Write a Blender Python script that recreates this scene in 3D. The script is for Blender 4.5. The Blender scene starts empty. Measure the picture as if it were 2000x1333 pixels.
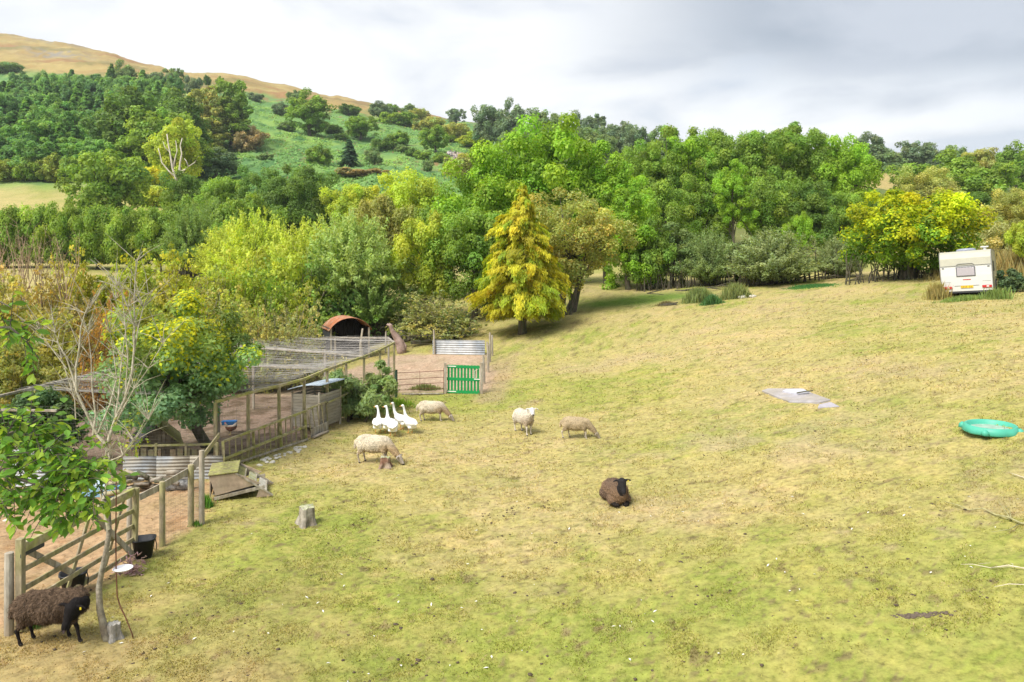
import bpy, math, random
import numpy as np
from mathutils import Vector, Matrix

# ------------------------------------------------------------------ camera, light, exposure
scene = bpy.context.scene
C = scene.collection
F = 1400.0; HZ = 525.0; CAMH = 5.0          # focal length and horizon row of a 2000 px wide frame
cam_data = bpy.data.cameras.new('camera')
cam = bpy.data.objects.new('camera', cam_data); C.objects.link(cam)
cam.location = (0, 0, CAMH); cam.rotation_euler = (math.radians(90), 0, 0)
cam_data.sensor_width = 36.0; cam_data.lens = 36.0*F/2000.0
cam_data.shift_y = -(666.5-HZ)/2000.0
cam_data.clip_start = 0.1; cam_data.clip_end = 6000
scene.camera = cam

SUN_EL = math.radians(52); SUN_AZ = math.radians(-135)   # high soft sun, behind and left of the camera
world = bpy.data.worlds.new('World'); scene.world = world; world.use_nodes = True
sun_data = bpy.data.lights.new('sun', 'SUN'); sun_data.energy = 1.5; sun_data.angle = math.radians(26)
sun_data.color = (1.0, 0.95, 0.86)
sun = bpy.data.objects.new('sun', sun_data); C.objects.link(sun)
sd = Vector((math.cos(SUN_EL)*math.sin(SUN_AZ), math.cos(SUN_EL)*math.cos(SUN_AZ), math.sin(SUN_EL)))
sun.rotation_euler = sd.to_track_quat('Z', 'Y').to_euler()
vs = scene.view_settings
vs.view_transform = 'Standard'; vs.look = 'None'; vs.gamma = 1.0; vs.exposure = 1.85
vs.use_curve_mapping = False
scene.cycles.max_bounces = 6; scene.cycles.diffuse_bounces = 3; scene.cycles.transmission_bounces = 4
scene.cycles.transparent_max_bounces = 8; scene.cycles.use_adaptive_sampling = True
scene.cycles.adaptive_threshold = 0.015
scene.cycles.caustics_reflective = False; scene.cycles.caustics_refractive = False

def N(nt, t, **kw):
    n = nt.nodes.new(t)
    for k, v in kw.items():
        if k.startswith('i_'): n.inputs[k[2:].replace('_', ' ')].default_value = v
        else: setattr(n, k, v)
    return n
def L(nt, a, b): nt.links.new(a, b)
def ramp(nt, src, stops, interp='LINEAR'):
    r = N(nt, 'ShaderNodeValToRGB'); r.color_ramp.interpolation = interp
    els = r.color_ramp.elements
    while len(els) < len(stops): els.new(0.5)
    for e, (p, c) in zip(els, stops):
        e.position = p; e.color = (c[0], c[1], c[2], 1) if hasattr(c, '__len__') else (c, c, c, 1)
    if src is not None: L(nt, src, r.inputs[0])
    return r.outputs[0]
def mixc(nt, fac, a, b, mode='MIX'):
    m = N(nt, 'ShaderNodeMix', data_type='RGBA', blend_type=mode)
    for s, v in ((m.inputs[0], fac), (m.inputs[6], a), (m.inputs[7], b)):
        if hasattr(v, 'links'): L(nt, v, s)
        elif hasattr(v, '__len__'): s.default_value = (v[0], v[1], v[2], 1)
        else: s.default_value = v
    return m.outputs[2]
def mth(nt, op, a, b=None, c=None, clamp=False):
    m = N(nt, 'ShaderNodeMath', operation=op); m.use_clamp = clamp
    for i, v in enumerate((a, b, c)):
        if v is None: continue
        if hasattr(v, 'links'): L(nt, v, m.inputs[i])
        else: m.inputs[i].default_value = v
    return m.outputs[0]

def build_sky():
    nt = world.node_tree; nt.nodes.clear()
    sky = N(nt, 'ShaderNodeTexSky'); sky.sky_type = 'NISHITA'; sky.sun_disc = False
    sky.sun_elevation = SUN_EL; sky.sun_rotation = SUN_AZ; sky.air_density = 1.0; sky.dust_density = 2.0
    bg1 = N(nt, 'ShaderNodeBackground'); bg1.inputs[1].default_value = 0.07
    L(nt, sky.outputs[0], bg1.inputs[0])
    tc = N(nt, 'ShaderNodeTexCoord')
    sep = N(nt, 'ShaderNodeSeparateXYZ'); L(nt, tc.outputs['Generated'], sep.inputs[0])
    X, Y, Z = sep.outputs
    zz = mth(nt, 'ADD', mth(nt, 'MAXIMUM', Z, 0.0), 0.16)
    cmb = N(nt, 'ShaderNodeCombineXYZ')
    L(nt, mth(nt, 'DIVIDE', X, zz), cmb.inputs[0]); L(nt, mth(nt, 'DIVIDE', Y, zz), cmb.inputs[1])
    n1 = N(nt, 'ShaderNodeTexNoise', i_Scale=1.25, i_Detail=8.0, i_Roughness=0.52, i_Distortion=0.35)
    L(nt, cmb.outputs[0], n1.inputs['Vector'])
    mp = N(nt, 'ShaderNodeMapping'); mp.inputs['Location'].default_value = (4.2, 7.7, 0)
    L(nt, cmb.outputs[0], mp.inputs[0])
    n2 = N(nt, 'ShaderNodeTexNoise', i_Scale=0.42, i_Detail=5.0, i_Roughness=0.45)
    L(nt, mp.outputs[0], n2.inputs['Vector'])
    # the heavy grey cloud bank up to the right: elevation above ~13 degrees, right of the middle
    az = mth(nt, 'DIVIDE', X, mth(nt, 'MAXIMUM', Y, 0.05))
    el = mth(nt, 'DIVIDE', Z, mth(nt, 'MAXIMUM', Y, 0.05))
    m1 = N(nt, 'ShaderNodeMapRange', interpolation_type='SMOOTHSTEP'); m1.inputs[1].default_value = 0.02; m1.inputs[2].default_value = 0.34
    L(nt, mth(nt, 'ADD', az, mth(nt, 'MULTIPLY', mth(nt, 'SUBTRACT', n1.outputs[0], 0.5), 0.9)), m1.inputs[0])
    m2 = N(nt, 'ShaderNodeMapRange', interpolation_type='SMOOTHSTEP'); m2.inputs[1].default_value = 0.235; m2.inputs[2].default_value = 0.31
    L(nt, mth(nt, 'ADD', el, mth(nt, 'MULTIPLY', mth(nt, 'SUBTRACT', n1.outputs[0], 0.5), 0.30)), m2.inputs[0])
    bank = mth(nt, 'MULTIPLY', m1.outputs[0], m2.outputs[0])
    base = ramp(nt, n1.outputs[0], [(0.36, (0.215, 0.230, 0.252)), (0.44, (0.268, 0.274, 0.283)), (0.53, (0.315, 0.317, 0.319))])
    grey = ramp(nt, n2.outputs[0], [(0.40, (0.87, 0.90, 0.935)), (0.52, (1, 1, 1))])
    col = mixc(nt, 1.0, base, grey, 'MULTIPLY')
    bankc = ramp(nt, n1.outputs[0], [(0.40, (0.112, 0.129, 0.150)), (0.58, (0.180, 0.193, 0.214))])
    col = mixc(nt, mth(nt, 'MULTIPLY', bank, 0.95), col, bankc)
    bg2 = N(nt, 'ShaderNodeBackground'); bg2.inputs[1].default_value = 1.0
    L(nt, col, bg2.inputs[0])
    mx = N(nt, 'ShaderNodeMixShader'); mx.inputs[0].default_value = 0.93
    L(nt, bg1.outputs[0], mx.inputs[1]); L(nt, bg2.outputs[0], mx.inputs[2])
    out = N(nt, 'ShaderNodeOutputWorld'); L(nt, mx.outputs[0], out.inputs[0])
build_sky()

# ------------------------------------------------------------------ numpy noise
def _h(ix, iy, s):
    n = (ix.astype(np.int64)*374761393 + iy.astype(np.int64)*668265263 + s*1274126177) & 0x7fffffff
    n = ((n ^ (n >> 13))*1103515245 + 12345) & 0x7fffffff
    n = (n ^ (n >> 16)) & 0xffffff
    return n/float(0xffffff)
def vnoise(x, y, s=0):
    ix = np.floor(x); iy = np.floor(y); fx = x-ix; fy = y-iy
    fx = fx*fx*(3-2*fx); fy = fy*fy*(3-2*fy)
    a = _h(ix, iy, s); b = _h(ix+1, iy, s); c = _h(ix, iy+1, s); d = _h(ix+1, iy+1, s)
    return (a*(1-fx)+b*fx)*(1-fy) + (c*(1-fx)+d*fx)*fy
def fbm(x, y, o=4, s=0):
    t = 0; a = 0.5; n = 0
    for i in range(o):
        t = t + a*vnoise(x, y, s+i*7); n += a; a *= 0.5; x = x*2.03+5.1; y = y*2.03+1.7
    return t/n
def sst(a, b, x):
    t = np.clip((x-a)/(b-a), 0, 1); return t*t*(3-2*t)

# ------------------------------------------------------------------ terrain
NEAR = [(-12,5,0),(-8,12,0),(-12,20,0),(-16,30,0),(-20,40,.1),(-10,28,0),(-2,28,0),(-4,36,.2),(-9,45,.5),(-20,60,1.2),
 (0,5,0),(0,10,0),(0,18,0),(0,25,.05),(.6,40,1.3),(4,45,2.3),(2,32,.5),(11,52,3.5),(22,45,4.25),(21.6,34,3.62),(16,28,3.1),(9.8,14.7,1.5),
 (5,10,.6),(8,6,1.1),(5,20,.6),(10,25,1.75),(12,35,2.6),(25,20,4.3),(30,35,5),(-25,20,0),(30,55,5.1),(4,60,3.7),(-10,60,2.0),
 (2,14,.1),(-5,20,0),(-6,9,0),(-40,60,2.2),(-35,40,.6),(16,12,3.0)]
NP = np.array(NEAR, float)
def _tps(r2): return np.where(r2 > 1e-9, r2*np.log(np.maximum(r2, 1e-9)), 0)
def _fit():
    n = len(NP); d2 = ((NP[:, None, :2]-NP[None, :, :2])**2).sum(-1)
    A = np.zeros((n+3, n+3)); A[:n, :n] = _tps(d2)+np.eye(n)*3.0
    A[:n, n] = 1; A[:n, n+1:] = NP[:, :2]; A[n:, :n] = A[:n, n:].T
    return np.linalg.solve(A, np.concatenate([NP[:, 2], np.zeros(3)]))
WT = _fit()
def z_near(x, y):
    z = WT[-3] + WT[-2]*x + WT[-1]*y
    for i in range(len(NP)):
        z = z + WT[i]*_tps((x-NP[i, 0])**2 + (y-NP[i, 1])**2)
    return z
COL = [-400, 0, 130, 200, 300, 350, 450, 550, 650, 750, 820, 900, 1000, 1150, 1300, 1500, 1700, 2000, 2500]
DST = [60, 90, 118, 150, 175, 220, 300, 400, 520, 700, 1000, 1600]
PROF = {-400:[600,520,492,405,362,290,215,150,110, 88,100,170],
 0:  [595,520,492,400,358,285,205,140,105, 69,100,170],
 130:[592,522,492,400,358,288,210,142,112, 82,110,180],
 200:[592,524,494,402,360,292,215,146,120, 99,120,190],
 300:[595,530,500,405,362,305,230,152,140,130,150,200],
 350:[597,535,500,408,368,318,245,168,150,143,160,210],
 450:[603,545,500,420,385,335,255,190,158,147,165,215],
 550:[610,560,500,432,395,338,262,215,178,167,180,220],
 650:[612,565,500,440,395,340,275,225,203,190,200,235],
 750:[605,560,500,445,398,345,285,240,218,208,215,245],
 820:[597,550,500,445,400,350,292,248,228,222,230,250],
 900:[575,540,490,440,400,355,300,262,245,240,245,260],
 1000:[556,530,480,440,400,360,310,275,262,255,260,270],
 1150:[550,520,470,435,400,365,320,290,275,268,270,280],
 1300:[545,510,465,430,400,370,330,305,290,280,280,285],
 1500:[538,500,460,425,398,372,340,318,305,295,290,292],
 1700:[530,495,455,420,392,365,335,322,312,305,300,300],
 2000:[500,465,435,405,385,365,342,326,316,308,302,302],
 2500:[480,450,430,405,385,365,342,326,316,308,302,302]}
PT = np.array([PROF[c] for c in COL], float)
UC = (np.array(COL)-1000)/F; LD = np.log(DST)
def q_far(x, y):
    y = np.maximum(y, 1.0); u = np.clip(x/y, UC[0], UC[-1]-1e-6); l = np.clip(np.log(y), LD[0], LD[-1]-1e-6)
    i = np.clip(np.searchsorted(UC, u, side='right')-1, 0, len(UC)-2); j = np.clip(np.searchsorted(LD, l, side='right')-1, 0, len(LD)-2)
    fu = (u-UC[i])/(UC[i+1]-UC[i]); fl = (l-LD[j])/(LD[j+1]-LD[j])
    fu = fu*fu*(3-2*fu)*.5+fu*.5; fl = fl*.6+.4*fl*fl*(3-2*fl)
    return (PT[i, j]*(1-fu)+PT[i+1, j]*fu)*(1-fl) + (PT[i, j+1]*(1-fu)+PT[i+1, j+1]*fu)*fl
def T(x, y):
    x = np.asarray(x, float); y = np.asarray(y, float)
    w = sst(46, 66, y)
    zn = z_near(np.clip(x, -45, 35), np.clip(y, 3, 70))
    zf = CAMH + (HZ-q_far(x, y))*y/F
    z = zn*(1-w) + zf*w
    z = z + (fbm(x*.5, y*.5, 3, 3)-.5)*0.10 + (fbm(x*.03, y*.03, 4, 11)-.5)*6*sst(150, 400, y)
    return z
def TZ(x, y): return float(T(np.array([x]), np.array([y]))[0])
_ds = np.exp(np.linspace(math.log(6), math.log(1200), 1600))
def P(px, py, dmin=6):
    """ground point seen at a pixel of the 2000x1333 photograph"""
    u = (px-1000)/F; zr = CAMH-(py-HZ)/F*_ds; zt = T(u*_ds, _ds)
    k = np.nonzero((zt >= zr) & (_ds >= dmin))[0]
    d = float(_ds[k[0]]) if len(k) else 1000.0
    if len(k) and k[0] > 0:
        a, b = _ds[k[0]-1], _ds[k[0]]; fa = zr[k[0]-1]-zt[k[0]-1]; fb = zt[k[0]]-zr[k[0]]
        if fa+fb > 0: d = float(a+(b-a)*fa/(fa+fb))
    return Vector((u*d, d, TZ(u*d, d)))
def W(px, py, d): return Vector(((px-1000)/F*d, d, CAMH-(py-HZ)/F*d))
def G(px, d): x = (px-1000)/F*d; return Vector((x, d, TZ(x, d)))

# ------------------------------------------------------------------ materials
MATS = {}
def mat(name, color, rough=0.7, noise=0.0, scale=6.0, color2=None, bump=0.0, metal=0.0, spec=0.3, stretch=None, attr=None, cover=(0.4, 0.6)):
    if name in MATS: return MATS[name]
    m = bpy.data.materials.new(name); m.use_nodes = True; nt = m.node_tree
    p = nt.nodes['Principled BSDF']; p.inputs['Roughness'].default_value = rough; p.inputs['Metallic'].default_value = metal
    p.inputs['Specular IOR Level'].default_value = spec
    c = None
    if noise or color2 or bump:
        tc = N(nt, 'ShaderNodeTexCoord'); v = tc.outputs['Object']
        if stretch:
            mp = N(nt, 'ShaderNodeMapping'); mp.inputs['Scale'].default_value = stretch; L(nt, v, mp.inputs[0]); v = mp.outputs[0]
        n = N(nt, 'ShaderNodeTexNoise', i_Scale=scale, i_Detail=6.0, i_Roughness=0.62); L(nt, v, n.inputs['Vector'])
        if color2:
            n3 = N(nt, 'ShaderNodeTexNoise', i_Scale=scale*.45, i_Detail=4.0); L(nt, v, n3.inputs['Vector'])
            c = mixc(nt, ramp(nt, n3.outputs[0], [(cover[0], 0.0), (cover[1], 1.0)]), color, color2)
        else: c = mixc(nt, 0.0, color, color)
        if noise:
            c = mixc(nt, 1.0, c, ramp(nt, n.outputs[0], [(0.3, 1-noise), (0.7, 1+noise*.6)]), 'MULTIPLY')
        if bump:
            b = N(nt, 'ShaderNodeBump', i_Strength=bump, i_Distance=0.02); L(nt, n.outputs[0], b.inputs['Height']); L(nt, b.outputs[0], p.inputs['Normal'])
    if attr:
        a = N(nt, 'ShaderNodeAttribute', attribute_name=attr)
        c = mixc(nt, 1.0, c if c is not None else color, a.outputs[0], 'MULTIPLY')
    if c is not None: L(nt, c, p.inputs['Base Color'])
    else: p.inputs['Base Color'].default_value = (*color, 1)
    MATS[name] = m; return m
def leaf_mat():
    m = bpy.data.materials.new('leaves'); m.use_nodes = True; nt = m.node_tree; nt.nodes.clear()
    oi = N(nt, 'ShaderNodeObjectInfo'); a = N(nt, 'ShaderNodeAttribute', attribute_name='lc')
    c = mixc(nt, 1.0, oi.outputs['Color'], a.outputs[0], 'MULTIPLY')
    p = N(nt, 'ShaderNodeBsdfPrincipled'); p.inputs['Roughness'].default_value = 0.55; p.inputs['Specular IOR Level'].default_value = 0.25
    t = N(nt, 'ShaderNodeBsdfTranslucent'); L(nt, c, p.inputs['Base Color'])
    L(nt, mixc(nt, 1.0, c, (1.25, 1.2, 0.55), 'MULTIPLY'), t.inputs[0])
    mx = N(nt, 'ShaderNodeMixShader'); mx.inputs[0].default_value = 0.44
    L(nt, p.outputs[0], mx.inputs[1]); L(nt, t.outputs[0], mx.inputs[2])
    o = N(nt, 'ShaderNodeOutputMaterial'); L(nt, mx.outputs[0], o.inputs[0])
    return m
LEAF = leaf_mat()
BARK = mat('bark', (0.13, 0.105, 0.08), .9, .5, 14, (0.08, 0.085, 0.05), .5, stretch=(1, 1, .3))
TWIG = mat('pale_bark', (0.33, 0.29, 0.23), .9, .4, 20, (0.22, 0.2, 0.13), .4)
DEADWOOD = mat('dead_wood', (0.42, 0.38, 0.32), .9, .4, 9, (0.2, 0.17, 0.13), .5)
WOOD = mat('weathered_wood', (0.36, 0.30, 0.20), .85, .45, 14, (0.30, 0.28, 0.13), .4, stretch=(1, 1, .35))
MOSSWOOD = mat('mossy_wood', (0.38, 0.33, 0.21), .9, .45, 8, (0.33, 0.33, 0.10), .5)
GREYWOOD = mat('grey_wood', (0.44, 0.40, 0.33), .9, .45, 12, (0.32, 0.27, 0.20), .4, stretch=(1, 1, .3))
MOSS = mat('moss', (0.33, 0.33, 0.11), .95, .45, 18, (0.28, 0.25, 0.12), .8)
GALV = mat('galvanised', (0.36, 0.39, 0.42), .75, .35, 3, (0.34, 0.31, 0.25), .1, metal=.05)
RUST = mat('rust', (0.46, 0.165, 0.075), .8, .4, 5, (0.45, 0.27, 0.18), .3, metal=.1)
RUSTBAR = mat('rusty_steel', (0.17, 0.075, 0.045), .8, .4, 12)
BLACKP = mat('black_plastic', (0.022, 0.024, 0.03), .45, .3, 8)
DARK = mat('dark_metal', (0.05, 0.052, 0.055), .6, .3, 4)
STONE = mat('stone', (0.42, 0.40, 0.36), .9, .4, 7, (0.28, 0.27, 0.22), .6)
ROCK = mat('rock_face', (0.30, 0.28, 0.26), .9, .5, .6, (0.22, 0.18, 0.12), .8)
WIRE = mat('wire', (0.22, 0.20, 0.18), .6, 0, metal=.3)
WHITEP = mat('white_paint', (0.80, 0.80, 0.76), .45, .06, 3)

# ------------------------------------------------------------------ mesh helpers
def mesh_np(name, V, Fq, m, col=None, smooth=False, mats=None, midx=None):
    me = bpy.data.meshes.new(name); V = np.asarray(V, np.float32); Fq = np.asarray(Fq, np.int32)
    k = Fq.shape[1]; nf = len(Fq)
    me.vertices.add(len(V)); me.vertices.foreach_set('co', V.ravel())
    me.loops.add(nf*k); me.loops.foreach_set('vertex_index', Fq.ravel())
    me.polygons.add(nf); me.polygons.foreach_set('loop_start', np.arange(nf, dtype=np.int32)*k)
    for mm in (mats or [m]): me.materials.append(mm)
    if midx is not None: me.polygons.foreach_set('material_index', np.asarray(midx, np.int32))
    if smooth: me.polygons.foreach_set('use_smooth', np.ones(nf, bool))
    if col is not None:
        a = me.color_attributes.new('lc', 'FLOAT_COLOR', 'POINT')
        a.data.foreach_set('color', np.concatenate([col, np.ones((len(col), 1))], 1).astype(np.float32).ravel())
    me.update(); me.validate()
    return me
def link(name, me, parent=None, loc=None, color=None):
    o = bpy.data.objects.new(name, me); C.objects.link(o)
    if parent is not None: o.parent = parent
    if loc is not None: o.location = loc
    if color is not None: o.color = (*color, 1)
    return o
def tag(o, label=None, cat=None, group=None, kind=None):
    if label: o['label'] = label
    if cat: o['category'] = cat
    if group: o['group'] = group
    if kind: o['kind'] = kind
    return o
def thing(name, label, cat, loc=(0, 0, 0), rz=0, group=None):
    o = bpy.data.objects.new(name, None); C.objects.link(o); o.location = loc; o.rotation_euler = (0, 0, rz)
    o.empty_display_size = .2
    return tag(o, label, cat, group)
def copy_tree(o, parent=None):
    c = o.copy(); C.objects.link(c)
    if parent is not None: c.parent = parent
    for ch in list(o.children): copy_tree(ch, c)
    return c

class MB:
    """collects boxes, bars, tubes and sheets; build() links them as one mesh object"""
    def __init__(s): s.v = []; s.f = []
    def add(s, V, Fs):
        o = len(s.v); s.v += [tuple(p) for p in V]; s.f += [tuple(i+o for i in f) for f in Fs]; return s
    def box(s, c, size, rot=None):
        x, y, z = [a/2 for a in size]; c = Vector(c)
        pts = [Vector(p) for p in ((-x,-y,-z),(x,-y,-z),(x,y,-z),(-x,y,-z),(-x,-y,z),(x,-y,z),(x,y,z),(-x,y,z))]
        if rot is not None: pts = [rot @ p for p in pts]
        return s.add([c+p for p in pts], [(0,3,2,1),(4,5,6,7),(0,1,5,4),(1,2,6,5),(2,3,7,6),(3,0,4,7)])
    def bar(s, a, b, w, h, up=(0, 0, 1)):
        a = Vector(a); b = Vector(b); d = (b-a); ln = d.length; d.normalize(); up = Vector(up)
        if abs(d.dot(up)) > .98: up = Vector((0, 1, 0))
        sx = d.cross(up).normalized(); u = sx.cross(d).normalized()
        M = Matrix((d, sx, u)).transposed()
        return s.box((a+b)/2, (ln, w, h), M)
    def tube(s, pts, r, n=7, cap=True):
        pts = [Vector(p) for p in pts]; rs = r if hasattr(r, '__len__') else [r]*len(pts)
        o = len(s.v); ref = Vector((0.31, 0.2, 0.93))
        for i, p in enumerate(pts):
            d = (pts[min(i+1, len(pts)-1)]-pts[max(i-1, 0)])
            if d.length < 1e-7: d = Vector((0, 0, 1))
            d.normalize()
            rf = ref if abs(d.dot(ref)) < .95 else Vector((1, 0, 0))
            a = d.cross(rf).normalized(); b = d.cross(a)
            for k in range(n):
                t = 2*math.pi*k/n; s.v.append(tuple(p+(a*math.cos(t)+b*math.sin(t))*rs[i]))
        for i in range(len(pts)-1):
            for k in range(n):
                k2 = (k+1) % n
                s.f.append((o+i*n+k, o+i*n+k2, o+(i+1)*n+k2, o+(i+1)*n+k))
        if cap:
            s.f.append(tuple(o+k for k in range(n))[::-1]); s.f.append(tuple(o+(len(pts)-1)*n+k for k in range(n)))
        return s
    def build(s, name, m, parent=None, smooth=False, bevel=0, loc=None):
        me = bpy.data.meshes.new(name); me.from_pydata(s.v, [], s.f)
        me.materials.append(m)
        if smooth: me.polygons.foreach_set('use_smooth', [True]*len(me.polygons))
        me.update()
        o = link(name, me, parent, loc)
        if bevel:
            b = o.modifiers.new('bevel', 'BEVEL'); b.width = bevel; b.segments = 2; b.limit_method = 'ANGLE'
        return o
# ------------------------------------------------------------------ ground sheet
def inpoly(x, y, poly):
    """signed-ish distance test: positive inside, with a soft edge in metres"""
    n = len(poly); ins = np.zeros(x.shape, bool); dmin = np.full(x.shape, 1e9)
    for i in range(n):
        x1, y1 = poly[i]; x2, y2 = poly[(i+1) % n]
        c = ((y1 > y) != (y2 > y)) & (x < (x2-x1)*(y-y1)/((y2-y1) if y2 != y1 else 1e-9)+x1)
        ins ^= c
        dx, dy = x2-x1, y2-y1; t = np.clip(((x-x1)*dx+(y-y1)*dy)/(dx*dx+dy*dy+1e-9), 0, 1)
        dmin = np.minimum(dmin, np.hypot(x-x1-t*dx, y-y1-t*dy))
    return np.where(ins, dmin, -dmin)
def G2(px, py): p = P(px, py); return (p.x, p.y)
SOIL = [G2(-250, 1290), G2(-60, 1262), G2(20, 1240), G2(180, 1145), G2(318, 1065), G2(392, 1022), G2(425, 940), G2(240, 935), G2(-400, 940)]
AVI = [G2(425, 905), G2(510, 880), G2(600, 858), G2(640, 835), G2(700, 800), G2(768, 775), G2(770, 735), (-9, 34), (-16, 30), (-22, 19), G2(-300, 925), G2(240, 930)]
PEN = [G2(772, 768), G2(870, 768), G2(950, 768), G2(968, 740), G2(958, 692), G2(850, 690), G2(776, 694), (-9, 34), (-10.5, 28)]

def mixv(a, b, w): return a*(1-w[..., None]) + np.array(b)*w[..., None]
def landcolor(x, y):
    u = x/y; px = 1000+F*u
    nA = fbm(x*.22, y*.22, 5, 21); nB = fbm(x*.9, y*.9, 4, 31); nC = fbm(x*3.1, y*3.1, 3, 41); nD = fbm(x*8.3, y*8.3, 3, 43)
    c = np.zeros(x.shape+(3,)) + np.array((0.475, 0.41, 0.16))            # dry grazed turf
    c = mixv(c, (0.53, 0.425, 0.21), sst(.42, .62, nB*.5+nD*.5))                  # straw
    g = sst(.42, .60, nA*.40+nB*.2+nC*.2+nD*.2 + .09*sst(22, 7, y) + .04*np.exp(-((x-5)**2+(y-10)**2)/18) - .035*np.exp(-((x+3)**2/10+(y-12)**2/16)) + .05*np.exp(-((x+1)**2/9+(y-26)**2/16)) - .06*np.exp(-((x-5)**2+(y-17)**2)/14) - .05*sst(-2, 10, x)*sst(20, 30, y))
    c = mixv(c, (0.36, 0.37, 0.085), g*.74)
    g2 = sst(.52, .64, nA*.3+nB*.25+nC*.2+nD*.25 + .05*sst(16, 7, y))
    c = mixv(c, (0.255, 0.335, 0.05), g2*.58)
    dk = sst(.60, .72, nD*.7+nC*.3); c = mixv(c, (0.25, 0.185, 0.10), dk*.75)
    # bare tan patches
    b = sst(.60, .72, fbm(x*.35+9, y*.35, 4, 61)*.7+nC*.3); c = mixv(c, (0.50, 0.39, 0.22), b*.6)
    b2 = sst(6, 0, np.abs(x-5.5))*sst(4, 0, np.abs(y-17.5))*sst(.4, .6, nB); c = mixv(c, (0.50, 0.40, 0.24), b2*.7)
    wl = sst(.6, -.9, np.hypot((x+5.6)/3.0, (y-9.0)/2.0)-1+(nB-.5)*1.2); c = mixv(c, (0.47, 0.34, 0.17), wl*.8)
    # green flushes beside the conifer and along the hedge
    hg = np.exp(-((x-8.5)**2/16+(y-47)**2/5)); c = mixv(c, (0.12, 0.24, 0.03), np.clip(hg*1.3*(.5+nB), 0, .85))
    # pens
    j = (nB-.5)*1.4+(nC-.5)*.6
    s1 = sst(-.25, .35, inpoly(x, y, SOIL)+j*.5); c = mixv(c, (0.50, 0.345, 0.20), s1)
    c = mixv(c, (0.40, 0.25, 0.13), s1*sst(.5, .7, nC*.6+nB*.4)); c = mixv(c, (0.56, 0.41, 0.26), s1*sst(.55, .7, nA)*.6)
    s2 = sst(-.2, .3, inpoly(x, y, AVI)+j*.3); c = mixv(c, (0.30, 0.22, 0.165), s2); c = mixv(c, (0.17, 0.12, 0.08), s2*sst(.45, .65, nC))
    s3 = sst(-.25, .3, inpoly(x, y, PEN)+j*.5); c = mixv(c, (0.52, 0.39, 0.28), s3); c = mixv(c, (0.44, 0.32, 0.22), s3*sst(.5, .65, nC)*.7)
    tr = sst(.7, .1, np.abs(x-(-1.0+.06*(y-25))) - .2)*sst(26, 27, y)*sst(37, 34, y); c = mixv(c, (0.42, 0.31, 0.2), tr*.6)
    # far land
    w = sst(52, 64, y)
    f = np.zeros_like(c)+np.array((0.50, 0.43, 0.18)); f = mixv(f, (0.36, 0.36, 0.11), sst(.4, .7, fbm(x*.1, y*.1, 4, 5)))
    br = sst(160, 178, y + 12*(nA-.5))
    fb = fbm(x*.06, y*.06, 4, 77); fh = fbm(x*.02, y*.02, 4, 78); fd = fbm(x*.25, y*.25, 3, 79)
    bc = np.zeros_like(c)+np.array((0.18, 0.33, 0.105)); bc = mixv(bc, (0.25, 0.40, 0.10), sst(.4, .7, fb)); bc = mixv(bc, (0.10, 0.23, 0.08), sst(.5, .75, fd))
    bc = mixv(bc, (0.30, 0.19, 0.09), sst(.64, .72, fh*.5+fd*.5)*.9)
    f = f*(1-br[..., None]) + bc*br[..., None]
    hx = np.interp(px, [-400, 0, 250, 350, 420, 520, 560, 700, 800, 900, 1000], [400, 400, 375, 360, 440, 490, 450, 450, 500, 640, 900])
    hm = sst(-25, 25, y-hx+60*(fb-.5))
    hc = np.zeros_like(c)+np.array((0.40, 0.29, 0.115)); hc = mixv(hc, (0.46, 0.36, 0.15), sst(.4, .65, fb)); hc = mixv(hc, (0.33, 0.17, 0.08), sst(.60, .72, fh)*.7)
    hc = mixv(hc, (0.22, 0.21, 0.08), sst(.6, .75, fbm(x*.04, y*.015, 4, 90))*.7)
    f = f*(1-hm[..., None]) + hc*hm[..., None]
    rk = np.exp(-(((px-110)/60)**2+((y-560)/35)**2))*sst(.45, .6, fd); f = mixv(f, (0.30, 0.28, 0.25), np.clip(rk*1.2, 0, .9))
    rk = np.exp(-(((px-100)/70)**2+((y-690)/20)**2))*sst(.4, .6, fd); f = mixv(f, (0.28, 0.26, 0.24), np.clip(rk, 0, .8))
    # right-hand far pasture
    rp = sst(1640, 1670, px)*sst(1790, 1760, px)*sst(200, 215, y)*sst(330, 300, y); f = mixv(f, (0.46, 0.37, 0.15), rp)
    rg = sst(950, 1100, px)*sst(90, 100, y)*(1-rp); f = mixv(f, (0.14, 0.17, 0.05), rg*.8)
    return (c*(1-w[..., None]) + f*w[..., None])*.80
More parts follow.
